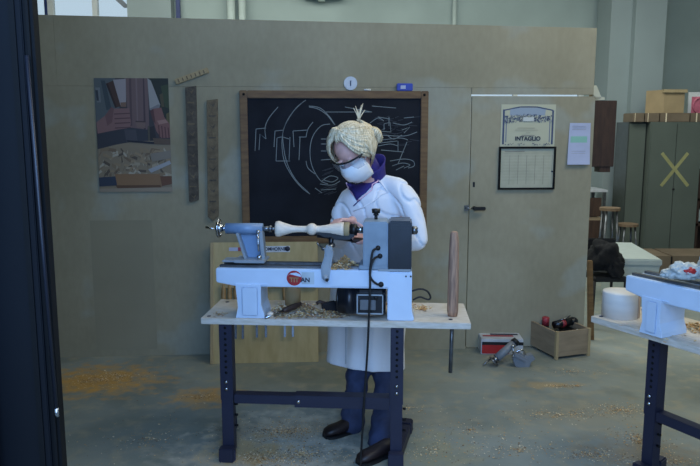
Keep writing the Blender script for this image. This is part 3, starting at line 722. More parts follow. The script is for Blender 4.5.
# tailstock
t = mb('blue_paint').rod((-.54, SPY, SPZ), (-.36, SPY, SPZ), .0265, n=28)
t.prism([(-.49, 0), (-.39, 0), (-.368, .15), (-.50, .15)], -.05, (0, SPY - .025, .27), (1, 0, 0), (0, 0, 1), bev=.004) if False else None
t.prism([(-.436, .272), (-.366, .272), (-.366, .405), (-.478, .405)], -.012, (0, SPY + .01, 0), (1, 0, 0), (0, 0, 1))
ts = t.build('tailstock', parent=lt)
mb('lathe_grey').prism([(-.446, .272), (-.434, .272), (-.474, .4), (-.486, .4)], -.05, (0, SPY - .035, 0), (1, 0, 0), (0, 0, 1), bev=.002).build('tailstock_rib', parent=ts)
mb('lathe_grey').prism([(-.362, .272), (-.346, .272), (-.356, .41), (-.376, .41)], -.05, (0, SPY - .035, 0), (1, 0, 0), (0, 0, 1), bev=.002).build('tailstock_rib', parent=ts)
mb('lathe_grey').b2((-.49, -.15, .262), (-.34, -.02, .276), bev=.003).b2((-.55, -.13, .262), (-.46, -.04, .27), bev=.002).build('tailstock_base', parent=ts)
mb('chrome').rod((-.375, SPY - .06, SPZ - .03), (-.375, SPY - .02, SPZ + .0), .004, n=8).ball((-.375, SPY - .04, SPZ - .01), .01).tube([(-.375, SPY - .045, SPZ - .01), (-.372, SPY - .06, SPZ - .06), (-.37, SPY - .06, SPZ - .1)], .004).build('quill_lock', parent=ts)
mb('chrome').ball((-.372, SPY - .04, .285), .013).build('lock_knob', parent=ts)
w = mb('chrome').rod((-.56, SPY, SPZ), (-.54, SPY, SPZ), .013, n=16)
for k in range(24):
    pass
pts = [V((-.575 - .0, SPY + .041 * math.cos(a), SPZ + .041 * math.sin(a))) for a in [2 * math.pi * i / 24 for i in range(25)]]
w.tube(pts, .0065, n=8).lathe([(0, .008), (.01, .03), (.022, .02), (.035, .013)], (-.585, SPY, SPZ), (1, 0, 0))
for a in (0.6, 2.7, 4.8): w.rod((-.575, SPY, SPZ), (-.575, SPY + .041 * math.cos(a), SPZ + .041 * math.sin(a)), .005, n=8)
w.rod((-.578, SPY - .036, SPZ + .0), (-.63, SPY - .036, SPZ + .01), .004, .006, n=10)
w.build('handwheel', parent=ts)
mb('steel').rod((-.36, SPY, SPZ), (-.328, SPY, SPZ), .012, n=16).rod((-.328, SPY, SPZ), (-.318, SPY, SPZ), .017, n=16).rod((-.318, SPY, SPZ), (-.296, SPY, SPZ), .012, .003, n=16).build('live_centre', parent=ts)
# tool rest
t = mb('lathe_grey').prism([(-.064, .19), (-.03, .185), (-.022, .25), (-.008, .335), (-.03, .36), (-.052, .35), (-.05, .31), (-.07, .25)], -.05, (0, -.178, 0), (1, 0, 0), (0, 0, 1), bev=.008).rod((-.046, -.19, .205), (-.046, -.17, .205), .013, n=14).b2((-.062, -.13, .242), (-.02, .0, .262), bev=.006)
tr = t.build('rest_base', parent=lt)
mb('steel').tube([(-.035, -.15, .3), (-.028, -.14, .345), (-.012, -.12, .35)], .011).tube([(-.06, -.13, .335), (-.085, -.14, .355), (-.09, -.14, .365)], .0035).ball((-.062, -.13, .333), .009).build('rest_lever', parent=tr)
mb('rubber').ball((-.038, -.19, .195), .008).build('rest_nut', parent=tr)
mb('motor_black').rod((-.028, -.09, .33), (-.028, -.09, .385), .012, n=14).prism([(-.1, .398), (-.06, .385), (0, .372), (.06, .372), (.085, .39), (.085, .402), (-.1, .404)], -.02, (0, -.1, 0), (1, 0, 0), (0, 0, 1), bev=.003).build('tool_rest_bar', parent=tr)
# logo on the bed
LX = -.196
lg = mb('red_paint').rod((LX, -.1675, .197), (LX, -.1655, .197), .036, n=32, smooth=False).build('logo_disc', parent=lt)
mb('white_paint').prism([(-.034, .012), (-.02, .019), (0, .014), (.034, .006), (.03, .018), (.01, .027), (-.014, .024)], -.0006, (LX, -.1682, .197), (1, 0, 0), (0, 0, 1)).build('logo_highlight', parent=lg)
text('TIT', .030, 'handle_wood', lg, (LX, -.1684, .188), (R(90), 0, 0), bold=.001)
text('AN', .030, 'ink', lt, (LX + .053, -.1675, .188), (R(90), 0, 0), bold=.001)
mb('plate').b2((LX + .035, -.1658, .168), (LX + .095, -.1652, .226)).build('logo_plate', parent=lt)
# cables
hx = BC + V((0, 0, BZ)); 
def LL(px, py, ly):        # photo position -> lathe local at local depth ly
    m = (Matrix.Translation(lt.location) @ Matrix.Rotation(BA, 4, 'Z')).inverted(); o = m @ V((0, 0, CAMH)); d = m.to_3x3() @ ray(px, py); t = (ly - o.y) / d.y
    return o + d * t
def sm3(pts, k=6):
    out = []; Q = [V(p) for p in pts]
    for i in range(len(Q) - 1):
        p0, p1, p2, p3 = Q[max(i - 1, 0)], Q[i], Q[i + 1], Q[min(i + 2, len(Q) - 1)]
        for j in range(k):
            t = j / k; out.append(.5 * ((2 * p1) + (p2 - p0) * t + (2 * p0 - 5 * p1 + 4 * p2 - p3) * t * t + (3 * p1 - p0 - 3 * p2 + p3) * t ** 3))
    out.append(Q[-1]); return out
mb('rubber').tube(sm3([LL(378, 248, -.156), LL(373, 251, -.18), LL(371, 262, -.19), LL(370, 275, -.192), LL(373, 281, -.19), LL(378, 284.5, -.185), LL(381, 284.5, -.172)]), .0055).rod(LL(381, 284.5, -.182), LL(381, 284.5, -.17), .013, n=14).ball(LL(378, 248, -.158), .012).build('signal_cable', parent=lt)
pc = sm3([LL(380, 256, -.156), LL(374, 259, -.185), LL(370.5, 270, -.2), LL(370, 290, -.205), LL(369, 315, -.21), LL(367.5, 350, -.212), LL(364.5, 395, -.212), LL(362.5, 430, -.213), LL(361, 455, -.215)])
last = pc[-1]; pc += sm3([V((last.x, last.y, last.z)), V((last.x - .002, last.y - .02, -.70)), V((last.x - .02, last.y - .15, -.703)), V((last.x - .1, last.y - .5, -.703))])[1:]
mb('rubber').tube(pc, .0052).ball(LL(380, 256, -.158), .012).build('power_cable', parent=lt)
mb('rubber').tube(sm3([LL(412, 291, -.1), LL(420, 289, -.1), LL(427, 291, -.1), LL(430.5, 297, -.1), LL(428, 299.5, -.1), LL(420, 297, -.1), LL(413, 300, -.1)]), .0045).build('brake_handle', parent=lt)
tag(lt, 'white and blue wood lathe with red logo on the central workbench', 'lathe')

# workpiece
wp = empty('wood_spindle', lt.location, BA)
x0, x1 = -.297, .06
prof = [(0, .012), (.001, .036), (.012, .0385), (.02, .038), (.035, .032), (.055, .026), (.08, .0185), (.105, .0155), (.14, .0155), (.152, .017), (.156, .022), (.165, .0275), (.175, .029), (.186, .0275), (.194, .022), (.198, .017), (.215, .017), (.24, .021), (.265, .026), (.29, .031), (.315, .0345), (.33, .036)]
o = mb('turned_wood').lathe([(t, r) for t, r in prof], (x0, SPY, SPZ), (1, 0, 0), n=32); o.build('turned_body', parent=wp)
mb('pale_wood').lathe([(0, .0355), (.004, .036), (.022, .0365), (.026, .033)], (x0 + .331, SPY, SPZ), (1, 0, 0), n=32).build('uncut_end', parent=wp)
tag(wp, 'pale turned wooden spindle with a central bead mounted in the lathe', 'spindle')

# hollow of wood chips
def shavings(name, spots, size, mats, zf=None, seed=1, thick=.4):
    rnd = random.Random(seed); o = MB()
    for mm in mats: o.use(mm)
    bm = o.bm
    for (cx, cy, cz, rx, ry, hh, n) in spots:
        for k in range(n):
            a = rnd.uniform(0, 2 * math.pi); q = math.sqrt(rnd.random()) if hh == 0 else rnd.random()
            if hh == 0: q = abs(rnd.gauss(0, .55)); 
            x = cx + rx * q * math.cos(a); y = cy + ry * q * math.sin(a); z = cz + .002 + hh * max(0, 1 - q) * rnd.random() ** .6
            l = size * rnd.uniform(.4, 1.4); wd = l * rnd.uniform(.2, .6); yaw = rnd.uniform(0, 6.28); tl = rnd.uniform(-.9, .9) * (1 if hh else .35); cur = rnd.uniform(.2, 1.6)
            mi = rnd.randrange(len(mats)); prev = None
            rot = Matrix.Rotation(yaw, 3, 'Z') @ Matrix.Rotation(tl, 3, 'X') @ Matrix.Rotation(tl * .6, 3, 'Y')
            for j in range(4):
                t = (j / 3 - .5) * cur; px_ = math.sin(t) / max(cur, .3) * l; pz_ = (1 - math.cos(t)) / max(cur, .3) * l
                v1 = bm.verts.new(V((x, y, z)) + rot @ V((px_, -wd / 2, pz_))); v2 = bm.verts.new(V((x, y, z)) + rot @ V((px_, wd / 2, pz_)))
                for v in (v1, v2): v.co.z = max(v.co.z, cz + .0008)
                if prev: f = bm.faces.new((prev[0], v1, v2, prev[1])); f.material_index = mi; f.smooth = True
                prev = (v1, v2)
    return o.build(name, fix=False)
def fl(px, py): p = PZ(px, py, 0); return p
spots = []
for px, py, rx, ry, n in [(98, 380, .3, .18, 420), (122, 376, .15, .07, 160), (203, 397, .14, .08, 130), (285, 432, .35, .2, 700), (262, 458, .3, .12, 500), (300, 455, .3, .15, 500), (575, 372, .3, .06, 60), (560, 386, .14, .03, 90), (577, 386, .05, .02, 60), (560, 415, .3, .1, 160), (620, 410, .3, .12, 260),
                          (640, 440, .15, .2, 260), (655, 462, .3, .1, 300), (470, 430, .6, .4, 150), (520, 450, .6, .2, 200), (150, 440, .6, .4, 160), (410, 408, .3, .1, 60), (430, 450, .3, .25, 120), (590, 455, .2, .1, 200)]:
    p = fl(px, py); spots.append((p.x, p.y, 0, rx, ry, 0, n))
o = shavings('floor_shavings', [(a_, b_, c_, d_, e_, f_, int(n_ * 1.9)) for a_, b_, c_, d_, e_, f_, n_ in spots], .0075, ['shaving_a', 'shaving_b', 'shaving_c', 'shaving_d'], seed=2)
tag(o, 'wood shavings and sawdust scattered over the concrete floor', 'shavings', kind='stuff')
RB = Matrix.Translation(BC) @ Matrix.Rotation(BA, 4, 'Z')
def bl_(x, y, z): return RB @ V((x, y, z))
spots = []
for x, y, rx, ry, h, n in [(-.28, -.05, .05, .06, .05, 300), (-.16, -.03, .07, .06, .05, 420), (-.2, -.12, .14, .05, .0, 420), (-.06, -.08, .1, .08, .02, 420), (-.02, -.13, .1, .03, 0, 200), (-.31, -.14, .02, .02, .02, 60), (-.57, -.12, .04, .05, 0, 50), (.42, .07, .04, .06, 0, 160), (.1, .12, .3, .03, .01, 200), (-.45, .1, .1, .04, 0, 60)]:
    p = bl_(x, y, BZ); spots.append((p.x, p.y, BZ, rx, ry, h, n))
o = shavings('bench_shavings', spots, .013, ['shaving_a', 'shaving_b', 'shaving_c', 'bark_wood'], seed=4)
tag(o, 'heaps of wood shavings on the central bench under the lathe', 'shavings', kind='stuff')
p = bl_(.045, -.09, BZ + .24); q = bl_(.02, -.14, BZ + .24)
o = shavings('lathe_shavings', [(p.x, p.y, BZ + .24, .07, .05, .055, 700), (q.x, q.y, BZ + .24, .07, .03, .02, 260)], .013, ['shaving_a', 'shaving_b', 'shaving_c'], seed=5)
tag(o, 'heap of shavings piled on the lathe bed beside the headstock', 'shavings', kind='stuff')

# tools lying on the bench
g = empty('turning_gouge', bl_(-.27, -.12, BZ + .001), BA + R(50))
mb('dark_wood').lathe([(0, .008), (.02, .014), (.08, .015), (.12, .011)], (.02, 0, .02), (1, 0, .1)).build('handle', parent=g)
mb('chrome').rod((.02, 0, .02), (-.09, 0, .006), .006, n=12).build('blade', parent=g)
tag(g, 'short gouge with shiny blade lying among shavings on the central bench', 'gouge')
g = empty('wood_offcut', bl_(-.31, -.15, BZ + .001)); mb('turned_wood').lathe([(0, .012), (.006, .016), (.02, .015), (.026, .008)], (0, 0, 0), (0, 0, 1), n=16).build('offcut_body', parent=g)
tag(g, 'small round pale wood offcut on the bench front beside the lathe foot', 'offcut')
g = empty('wood_blank', bl_(-.24, .1, BZ + .0005)); mb('pale_wood').lathe([(0, .04), (.11, .041), (.112, .036)], (0, 0, 0), (0, 0, 1), n=20).build('blank_body', parent=g)
tag(g, 'cylindrical wood blank standing on the central bench behind the shavings', 'wood blank')
g = empty('shoe_brush', bl_(-.03, -.03, BZ + .0005), BA + .3); mb('motor_black').prism([(-.05, .02), (-.03, 0), (.04, 0), (.05, .03), (.02, .06), (-.05, .05)], .03, (0, 0, 0), (1, 0, 0), (0, 0, 1), bev=.006).build('brush_body', parent=g)
mb('dark_wood').tube([(-.02, -.015, .045), (-.06, -.015, .058), (-.075, -.015, .05)], .009).build('brush_grip', parent=g)
tag(g, 'small dark tool lying on the bench left of the motor', 'tool'); g.name = 'dark_clamp'

# long tool standing through a hole in the bench
g = empty('long_gouge', bl_(.545, -.09, BZ)); 
g.location = P(452.5, 315, 3.24); g.location.z = BZ + .0005
mb('bark_wood').lathe([(0, .023), (.03, .027), (.15, .0265), (.3, .0245), (.37, .0215), (.405, .018), (.412, .011)], (0, 0, 0.001), (.0, 0, 1), n=20).build('handle', parent=g)
mb('ways_steel').rod((0, 0, -.001), (-.004, 0, -.285), .010, n=14).build('steel_shank', parent=g)
tag(g, 'long gouge with brown wooden handle standing in a hole at the bench end', 'gouge')

# ------------------------------------------------------------------ second lathe and things on the right bench
mRB = Matrix.Translation(c2) @ Matrix.Rotation(a2, 4, 'Z')
q0 = PZ(626, 273, BZ + .25); loc = mRB.inverted() @ q0
l2 = empty('wood_lathe', mRB @ V((loc.x + .572, loc.y + .165, BZ + .0005)), a2)
f2 = lathe_body(l2, False, .025); f2(.3, .42)
tag(l2, 'white lathe bed on the right-hand bench with a wood blank in front', 'lathe')
p = PZ(625, 321, BZ); g = empty('wood_blank', V((p.x + .012, p.y + .092, BZ + .0005)))
rr = .087
mb('wood_blank').lathe([(0, rr), (.118, rr * .985), (.122, rr * .96), (.124, rr * .5)], (0, 0, 0), (0, 0, 1), n=40).build('blank_body', parent=g)
o = mb('wood_blank_bark'); rg = []
for t in (0.004, .06, .117): rg.append([V((rr * k * math.cos(a), rr * k * math.sin(a), t)) for k, seq in ((1.012, range(9)), (.9, range(8, -1, -1))) for a in [R(-50 + 13 * i) for i in seq]])
o.loft(rg).build('bark_face', parent=g)
tag(g, 'round pale wood blank standing at the near corner of the right-hand bench', 'wood blank')
# plastic bag on second lathe
def crumple(name, c, s, m, parent=None, amp=.25, fr=9, seed=0, n=3):
    t = bmesh.new(); bmesh.ops.create_icosphere(t, subdivisions=n + 1, radius=1)
    for v in t.verts:
        k = 1 + amp * noise.noise(v.co * fr * .25 + V((seed, 0, 0))) + amp * .5 * noise.noise(v.co * fr * .6 + V((0, seed, 0)))
        v.co = V((v.co.x * k * s[0], v.co.y * k * s[1], max(v.co.z * k, -.6) * s[2])) + V(c)
        
    o = MB().use(m); o._merge(t, None, True); return o.build(name, parent=parent, fix=True)
p = PZ(681, 281, BZ + .262)
bg = empty('plastic_bag', P(681, 280, p.y + .03)); bg.location.z = BZ + .264
crumple('bag_body', (.012, 0, .028), (.068, .045, .042), 'plastic_bag', bg, .4, 12, 3)
crumple('bag_tail', (-.035, .02, .018), (.045, .03, .022), 'plastic_bag', bg, .4, 8, 6)
lbm = crumple('bag_label', (.016, -.034, .040), (.026, .014, .017), 'red_paint', bg, .25, 9, 1)
tag(bg, 'crumpled clear plastic bag with a red mark lying on the right-hand lathe', 'plastic bag')
bg2 = empty('plastic_bag', P(699, 283, p.y - .01)); bg2.location.z = BZ + .264
crumple('bag_body', (.045, 0, .05), (.05, .04, .07), 'plastic_bag', bg2, .5, 9, 9)
tag(bg2, 'bluish crumpled plastic bag cut off by the right picture edge', 'plastic bag')
p = bl_(0, 0, 0); spots = []
for lx, ly, rx, ry, h, n in [(-.25, .05, .1, .06, .03, 400), (-.3, -.12, .2, .04, 0, 120), (-.05, .02, .15, .08, .03, 300)]:
    w = mRB @ V((lx, ly, BZ)); spots.append((w.x, w.y, BZ, rx * .6, rx * .9, h, n))
o = shavings('bench_shavings', spots, .013, ['shaving_a', 'shaving_b', 'shaving_c'], seed=9)
tag(o, 'wood shavings on the right-hand bench beneath the lathe bed', 'shavings', kind='stuff')

# ------------------------------------------------------------------ on the floor at right
# crate
a = PZ(555, 360, 0); b = PZ(592, 357, 0); c = PZ(535.5, 344, 0)
cr = empty('wooden_crate', a, math.atan2((b - a).y, (b - a).x)); cw = (b - a).length; cd = .33; chh = .2
o = mb('crate_wood'); t = .014
o.b2((.02, 0, .02), (cw - .02, t, chh)).b2((.02, cd - t, .02), (cw - .02, cd, chh)).b2((0, t, .02), (t, cd - t, chh)).b2((cw - t, t, .02), (cw, cd - t, chh)).b2((t, t, .02), (cw - t, cd - t, .034))
o.build('crate_walls', parent=cr)
for x in (0, cw - .022):
    for y in (-.006, cd - .016): mb('pale_wood').b2((x, y, 0), (x + .022, y + .022, chh + .004), bev=.001).build('corner_post', parent=cr)
cr.rotation_euler[2] += R(6)
tag(cr, 'open pale wooden crate holding tools on the floor by the partition', 'crate')
def incr(x, y, z): return Matrix.Translation(a) @ Matrix.Rotation(cr.rotation_euler[2], 4, 'Z') @ V((x, y, z))
g = empty('spray_can', incr(.085, .25, .035)); mb('rubber').lathe([(0, .026), (.1, .026), (.14, .024), (.142, .01)], (0, 0, 0), (0, 0, 1), n=20).build('can_body', parent=g); mb('red_dim').lathe([(.142, .026), (.2, .026), (.204, .02)], (0, 0, 0), (0, 0, 1), n=20).build('can_band', parent=g)
tag(g, 'small can with pink-red top standing in the wooden crate', 'can')
g = empty('angle_grinder', incr(.22, .2, .17), .4); mb('motor_black').rod((-.1, 0, .02), (.05, 0, .03), .028, n=18).ball((.07, 0, .03), .04, (1, .9, .8)).build('grinder_body', parent=g); mb('red_dim').rod((-.04, 0, .024), (-.01, 0, .026), .03, n=18).build('grinder_band', parent=g); mb('steel').tube([(-.06, 0, .05), (-.02, -.02, .065), (.05, .01, .07)], .005).build('guard', parent=g)
tag(g, 'dark power tool resting on top of the crate contents', 'power tool')
g = empty('wood_block', incr(.11, .12, .046), .3); mb('pale_wood').box((0, 0, .05), (.12, .1, .1), (0, .1, 0), bev=.003).build('block', parent=g); tag(g, 'rough piece of pale wood lying inside the crate', 'wood block')
g = empty('small_bottle', incr(cw - .05, .05, .16), 0); mb('paper_white').lathe([(0, .02), (.03, .02), (.034, .015)], (0, 0, 0), (-1, 0, .3), n=16).build('bottle_body', parent=g)
mb('rubber').rod((0, 0, 0), (.01, 0, -.003), .016).build('bottle_neck', parent=g); tag(g, 'small white plastic bottle in the front right corner of the crate', 'bottle')
g = empty('tool_jumble', incr(.26, .2, .036), 0); mb('motor_black').box((0, 0, .06), (.14, .12, .12), bev=.01).build('case_body', parent=g); g.name = 'tool_case'
tag(g, 'dark case inside the crate beneath the power tool', 'case')
# carton
a3 = PZ(482, 356, 0); b3 = PZ(525, 357, 0)
cx = empty('carton', a3 + V((0, .04, 0)), math.atan2((b3 - a3).y, (b3 - a3).x) + .03)
mb('clear_grey').b2((0, 0, .0), (.3, .16, .115), bev=.003).build('carton_body', parent=cx)
mb('rubber').b2((.006, -.002, .07), (.3, 0, .093)).build('black_band', parent=cx); mb('red_paint').b2((.006, -.002, .006), (.2, 0, .07)).build('red_panel', parent=cx)
mb('red_dim').b2((.02, .06, .1151), (.24, .09, .117)).build('top_stripe', parent=cx); mb('ink').b2((.08, .1, .1151), (.28, .13, .1165)).build('top_print', parent=cx)
tag(cx, 'grey, black and red carton on the floor at the foot of the door', 'carton')
# spare tailstock on floor
p = PZ(505, 366, 0); ts2 = empty('spare_tailstock', p)
def sp(px, py, dy=0): return P(px, py, p.y + dy) - p
mb('flex_grey').rod(sp(497, 358, .0), sp(514, 343, .05), .028, .026, n=24).build('quill_tube', parent=ts2)
mb('rubber').rod(sp(514, 343, .05), sp(517, 340, .055), .03, .024, n=20).build('end_cap', parent=ts2)
w0, w1_ = sp(494, 361, -.0), sp(497, 358, 0); o = mb('steel').rod(w0, w1_, .022, .022, n=16)
d = (w1_ - w0).normalized(); u = d.orthogonal().normalized(); v = d.cross(u)
o.tube([w0 + (u * math.cos(x) + v * math.sin(x)) * .035 for x in [2 * math.pi * i / 16 for i in range(17)]], .006, n=6)
for k in range(3): x = 2 * math.pi * k / 3; o.rod(w0, w0 + (u * math.cos(x) + v * math.sin(x)) * .036, .006, n=6)
o.rod(w0 + v * .03, sp(483, 365, -.02), .007, .005, n=8); o.build('handwheel', parent=ts2)
o = mb('flex_grey').prism([(-.01, .0), (.075, -.028), (.10, .035), (.125, .05), (.105, .085), (.05, .07), (.02, .1), (-.03, .055)], .055, sp(515, 364, .03), (1, 0, 0), (0, 0, 1), bev=.003).box(sp(520, 357, -.03), (.09, .03, .025), (0, .5, 0), bev=.003)
o.build('tailstock_base', parent=ts2)
mb('chrome').rod(sp(513, 347, .0), sp(513.5, 356, .0), .006, n=8).ball(sp(513, 346, 0), .011).ball(sp(513.5, 356, 0), .012).tube(sm3([sp(516, 352, 0), sp(522, 350, 0), sp(526, 356, 0), sp(526, 361, 0)]), .006).build('lock_lever', parent=ts2)
tag(ts2, 'loose grey lathe tailstock lying on the floor in front of the carton', 'tailstock')

# ------------------------------------------------------------------ back room at right
CY = 8.6
xl = P(646, 200, CY).x; zt_ = P(670, 122, CY).z
cab = empty('steel_cabinet', (xl, CY, 0)); cwid = P(697.5, 200, CY).x - xl
mb('cabinet_green').b2((0, 0, .05), (cwid, .45, zt_), bev=.004).build('cabinet_body', parent=cab)
hw = cwid / 2
mb('cabinet_green').b2((.01, -.018, .08), (hw - .003, -.001, zt_ - .02), bev=.003).build('cabinet_door', parent=cab)
mb('cabinet_green').b2((hw + .003, -.018, .08), (cwid - .01, -.001, zt_ - .02), bev=.003).build('cabinet_door', parent=cab)
mb('rubber').rod((hw, -.03, P(675, 189, CY).z), (hw, -.018, P(675, 189, CY).z), .014, n=12).build('cabinet_lock', parent=cab)
mb('cabinet_dark').b2((.02, .02, 0), (cwid - .02, .43, .05)).build('plinth', parent=cab)
def cp_(px, py): q = P(px, py, CY - .02); return (q.x - xl, q.z)
tp = mb('yellow_tape')
for k_, (p_, q_) in enumerate((((662, 153), (688, 186)), ((688, 153), (661, 186)))):
    (x0, z0), (x1, z1) = cp_(*p_), cp_(*q_); L_ = math.hypot(x1 - x0, z1 - z0); nx, nz = -(z1 - z0) / L_ * .02, (x1 - x0) / L_ * .02
    y = -.0185 - .0008 * k_
    tp.prism([(x0 + nx, z0 + nz), (x1 + nx, z1 + nz), (x1 - nx, z1 - nz), (x0 - nx, z0 - nz)], .0007, (0, y, 0), (1, 0, 0), (0, 0, 1))
tp.build('tape_cross', parent=cab)
tag(cab, 'grey-green two-door steel cabinet with a yellow tape cross on its doors', 'cabinet')
# side cabinet
x2l = P(627.5, 200, CY - .0).x
c3 = empty('steel_cabinet', (x2l, CY + .1, 0)); w3 = xl - x2l - .01
mb('cabinet_dark').b2((0, 0, .05), (w3, .4, zt_ - .0), bev=.004).build('cabinet_body', parent=c3)
mb('cabinet_green').b2((.01, -.012, .08), (w3 - .01, -.001, zt_ - .02), bev=.003).build('cabinet_door', parent=c3); mb('cabinet_dark').b2((.02, .02, 0), (w3 - .02, .38, .05)).build('plinth', parent=c3)
tag(c3, 'narrow dark grey-green cabinet left of the taped cabinet', 'cabinet')
# cartons on cabinets
def carton(px0, px1, py0, py1, Y, m, dep, lab, tape=True, rz=0, z0=None):
    lo = P(px0, py1, Y); hi = P(px1, py0, Y); z = lo.z if z0 is None else z0
    r = empty('cardboard_box', (lo.x, Y, z), rz); h = hi.z - z; w = hi.x - lo.x
    mb(m).b2((0, 0, 0), (w, dep, h), bev=.004).build('box_body', parent=r)
    if tape: mb('shaving_c').b2((w * .18, -.002, 0), (w * .22, 0, h)).build('packing_tape', parent=r)
    tag(r, lab, 'box', 'cardboard boxes on the cabinets'); return r
zc = zt_ + .001
carton(632.5, 644.5, 113, 122, CY + .02, 'cardboard_dark', .3, 'small flat cardboard box leftmost on top of the cabinets', z0=zc)
carton(645, 659.5, 113, 122, CY + .02, 'cardboard_dark', .3, 'flat cardboard box second from the left on top of the cabinets', z0=zc)
carton(660, 690, 113, 122, CY + .02, 'cardboard_dark', .3, 'long flat cardboard box on the cabinets beneath the tall box', z0=zc)
carton(690.5, 720, 113, 122, CY + .02, 'cardboard_dark', .3, 'flat cardboard box rightmost on the cabinets at the picture edge', z0=zc)
lo = P(664, 112, CY + .03); hi = P(686, 89, CY + .03)
r = empty('cardboard_box', (lo.x, CY + .05, zc + (P(660, 113, CY).z - P(660, 122, CY).z) + .002), R(0))
w = hi.x - lo.x; h = hi.z - lo.z
mb('cardboard').prism([(0, 0), (w, 0), (w, .26), (-.14, .2)], h, (0, 0, 0), (1, 0, 0), (0, 1, 0)).build('box_body', parent=r)
mb('pale_wood').b2((-.02, -.03, h - .035), (w + .02, .2, h + .005), bev=.003).build('box_flaps', parent=r)
tag(r, 'tall open cardboard box standing on the flat boxes over the cabinet', 'box', 'cardboard boxes on the cabinets')
# sign board on right
q = P(690, 95, CY + .3); sg = empty('pink_sign', (q.x, CY + .33, zc + .0)); mb('paper_white').b2((0, 0, 0), (.35, .015, P(690, 92, CY + .3).z - zc)).build('sign_board', parent=sg)
z_ = P(690, 103, CY + .3).z - zc
o = mb('pink'); o.tube([(.16 + .1 * math.cos(x), -.006, z_ - .03 + .1 * math.sin(x)) for x in [2 * math.pi * i / 20 for i in range(21)]], .014, n=6); o.b2((.04, -.004, z_ - .14), (.26, -.0005, z_ + .08)).build('sign_emblem', parent=sg)
tag(sg, 'white board with a pink round emblem behind the boxes at the right edge', 'sign')
# dark bookcase-like thing at extreme right
q = P(697.5, 200, CY); r = empty('side_shelf', (q.x + .01, CY + .02, 0))
mb('dark_wood').b2((0, 0, 0), (.5, .4, .03)).b2((0, 0, .4), (.5, .4, .43)).b2((0, 0, .72), (.5, .4, .75)).b2((0, 0, 0), (.03, .4, 1.1)).b2((.03, .37, .03), (.5, .4, 1.1)).b2((.47, 0, .03), (.5, .37, 1.1)).build('shelf_frame', parent=r)
mb('bin_white').b2((.04, .05, .45), (.4, .3, .6), bev=.01).build('storage_tray', parent=r); tag(r, 'dark open shelf at the right edge beside the taped cabinet', 'shelf')
# stools
def stool(seat_w, hgt):
    r = empty('stool'); rr = seat_w / 2
    mb('plank').rod((0, 0, hgt - .03), (0, 0, hgt), rr, n=28, smooth=False).build('seat', parent=r)
    for k in range(4):
        a = R(45 + 90 * k); tp = V((rr * .72 * math.cos(a), rr * .72 * math.sin(a), hgt - .031)); bt = V((rr * 1.15 * math.cos(a), rr * 1.15 * math.sin(a), 0))
        mb('ways_steel').rod(tp, bt, .012, n=10).build('leg', parent=r)
    m = mb('ways_steel')
    for k in range(4):
        a = R(45 + 90 * k); b = R(135 + 90 * k); q = rr * 1.02; m.rod((q * math.cos(a), q * math.sin(a), .2), (q * math.cos(b), q * math.sin(b), .2), .008, n=8)
    m.build('rung', parent=r); return r
SY = 8.0
def zat(px, py, Y): return P(px, py, Y).z
Y1 = 7.3; st = stool(P(620, 208, Y1).x - P(600, 208, Y1).x, zat(610, 207.5, Y1)); st.location = (P(610, 208, Y1).x, Y1, 0)
tag(st, 'tall wooden-seated stool in the back room next to the partition end', 'stool', 'stools in the back room')
Y2 = 8.25; st = stool(P(638, 224, Y2).x - P(618, 224, Y2).x, zat(628, 223.5, Y2)); st.location = (P(628, 224, Y2).x, Y2, 0)
tag(st, 'lower wooden-seated stool in the back room in front of the cabinets', 'stool', 'stools in the back room')
# rear table behind the stools with grey box and tools
YT = 8.9; r = empty('side_table', (P(590, 200, YT).x, YT, 0)); zz = zat(600, 190, YT)
mb('clear_grey').b2((-.5, 0, zz - .03), (P(608, 190, YT).x - r.location.x, .5, zz), bev=.003).build('table_top', parent=r)
for x in (-.45, P(606, 190, YT).x - r.location.x - .03):
    for y in (.03, .45): mb('ways_steel').b2((x, y - .02, 0), (x + .04, y + .02, zz - .03)).build('leg', parent=r)
tag(r, 'light-topped table in the back room behind the partition end', 'table')
YT2 = 8.0; r = empty('storage_boxes', (P(596, 230, YT2).x, YT2, 0)); r.name = 'tool_cabinet'
zz = zat(596, 219, YT2); xr_ = P(602, 219, YT2).x - r.location.x
mb('brick_dark').b2((-.3, 0, 0), (xr_, .4, zz), bev=.004).build('cabinet_body', parent=r); mb('crate_wood').b2((-.3, -.01, zz - .02), (xr_ + .01, .41, zz + .01)).build('cabinet_top', parent=r)
o = mb('dark_wood')
for k in range(3): o.b2((-.28, -.012, .08 + k * .26), (xr_ - .02, -.001, .3 + k * .26), bev=.004)
o.build('drawer_fronts', parent=r)
tag(r, 'brown low cabinet in the back room at the end of the partition', 'cabinet')
r = empty('bench_grinder', (P(597, 213, YT2).x, YT2 + .15, zz + .011)); mb('motor_black').rod((-.07, 0, .09), (.07, 0, .09), .06, n=20).b2((-.04, -.05, 0), (.04, .05, .05)).build('grinder_body', parent=r); mb('flex_grey').rod((-.1, 0, .09), (-.07, 0, .09), .07, n=20).build('grinding_wheel', parent=r)
tag(r, 'dark bench grinder standing on the brown low cabinet', 'grinder')
# white tub on a trestle
YB = 5.9
def bp(px, py, Y=YB): return P(px, py, Y)
r = empty('white_tub', (2.35, 5.85, 0), R(-7)); H1 = .5
def rr_(x0, x1, y0, y1, z): return [V((x0, y0, z)), V((x1, y0, z)), V((x1, y1, z)), V((x0, y1, z))]
mb('bin_white').loft([rr_(.05, .29, .05, .88, .0), rr_(.015, .315, .015, .915, H1 - .061)], smooth=False).build('tub_body', parent=r)
mb('bin_white').b2((0, 0, H1 - .06), (.33, .93, H1), bev=.01).build('tub_lid', parent=r)
tag(r, 'large white plastic tub with lid behind the right-hand bench', 'tub')
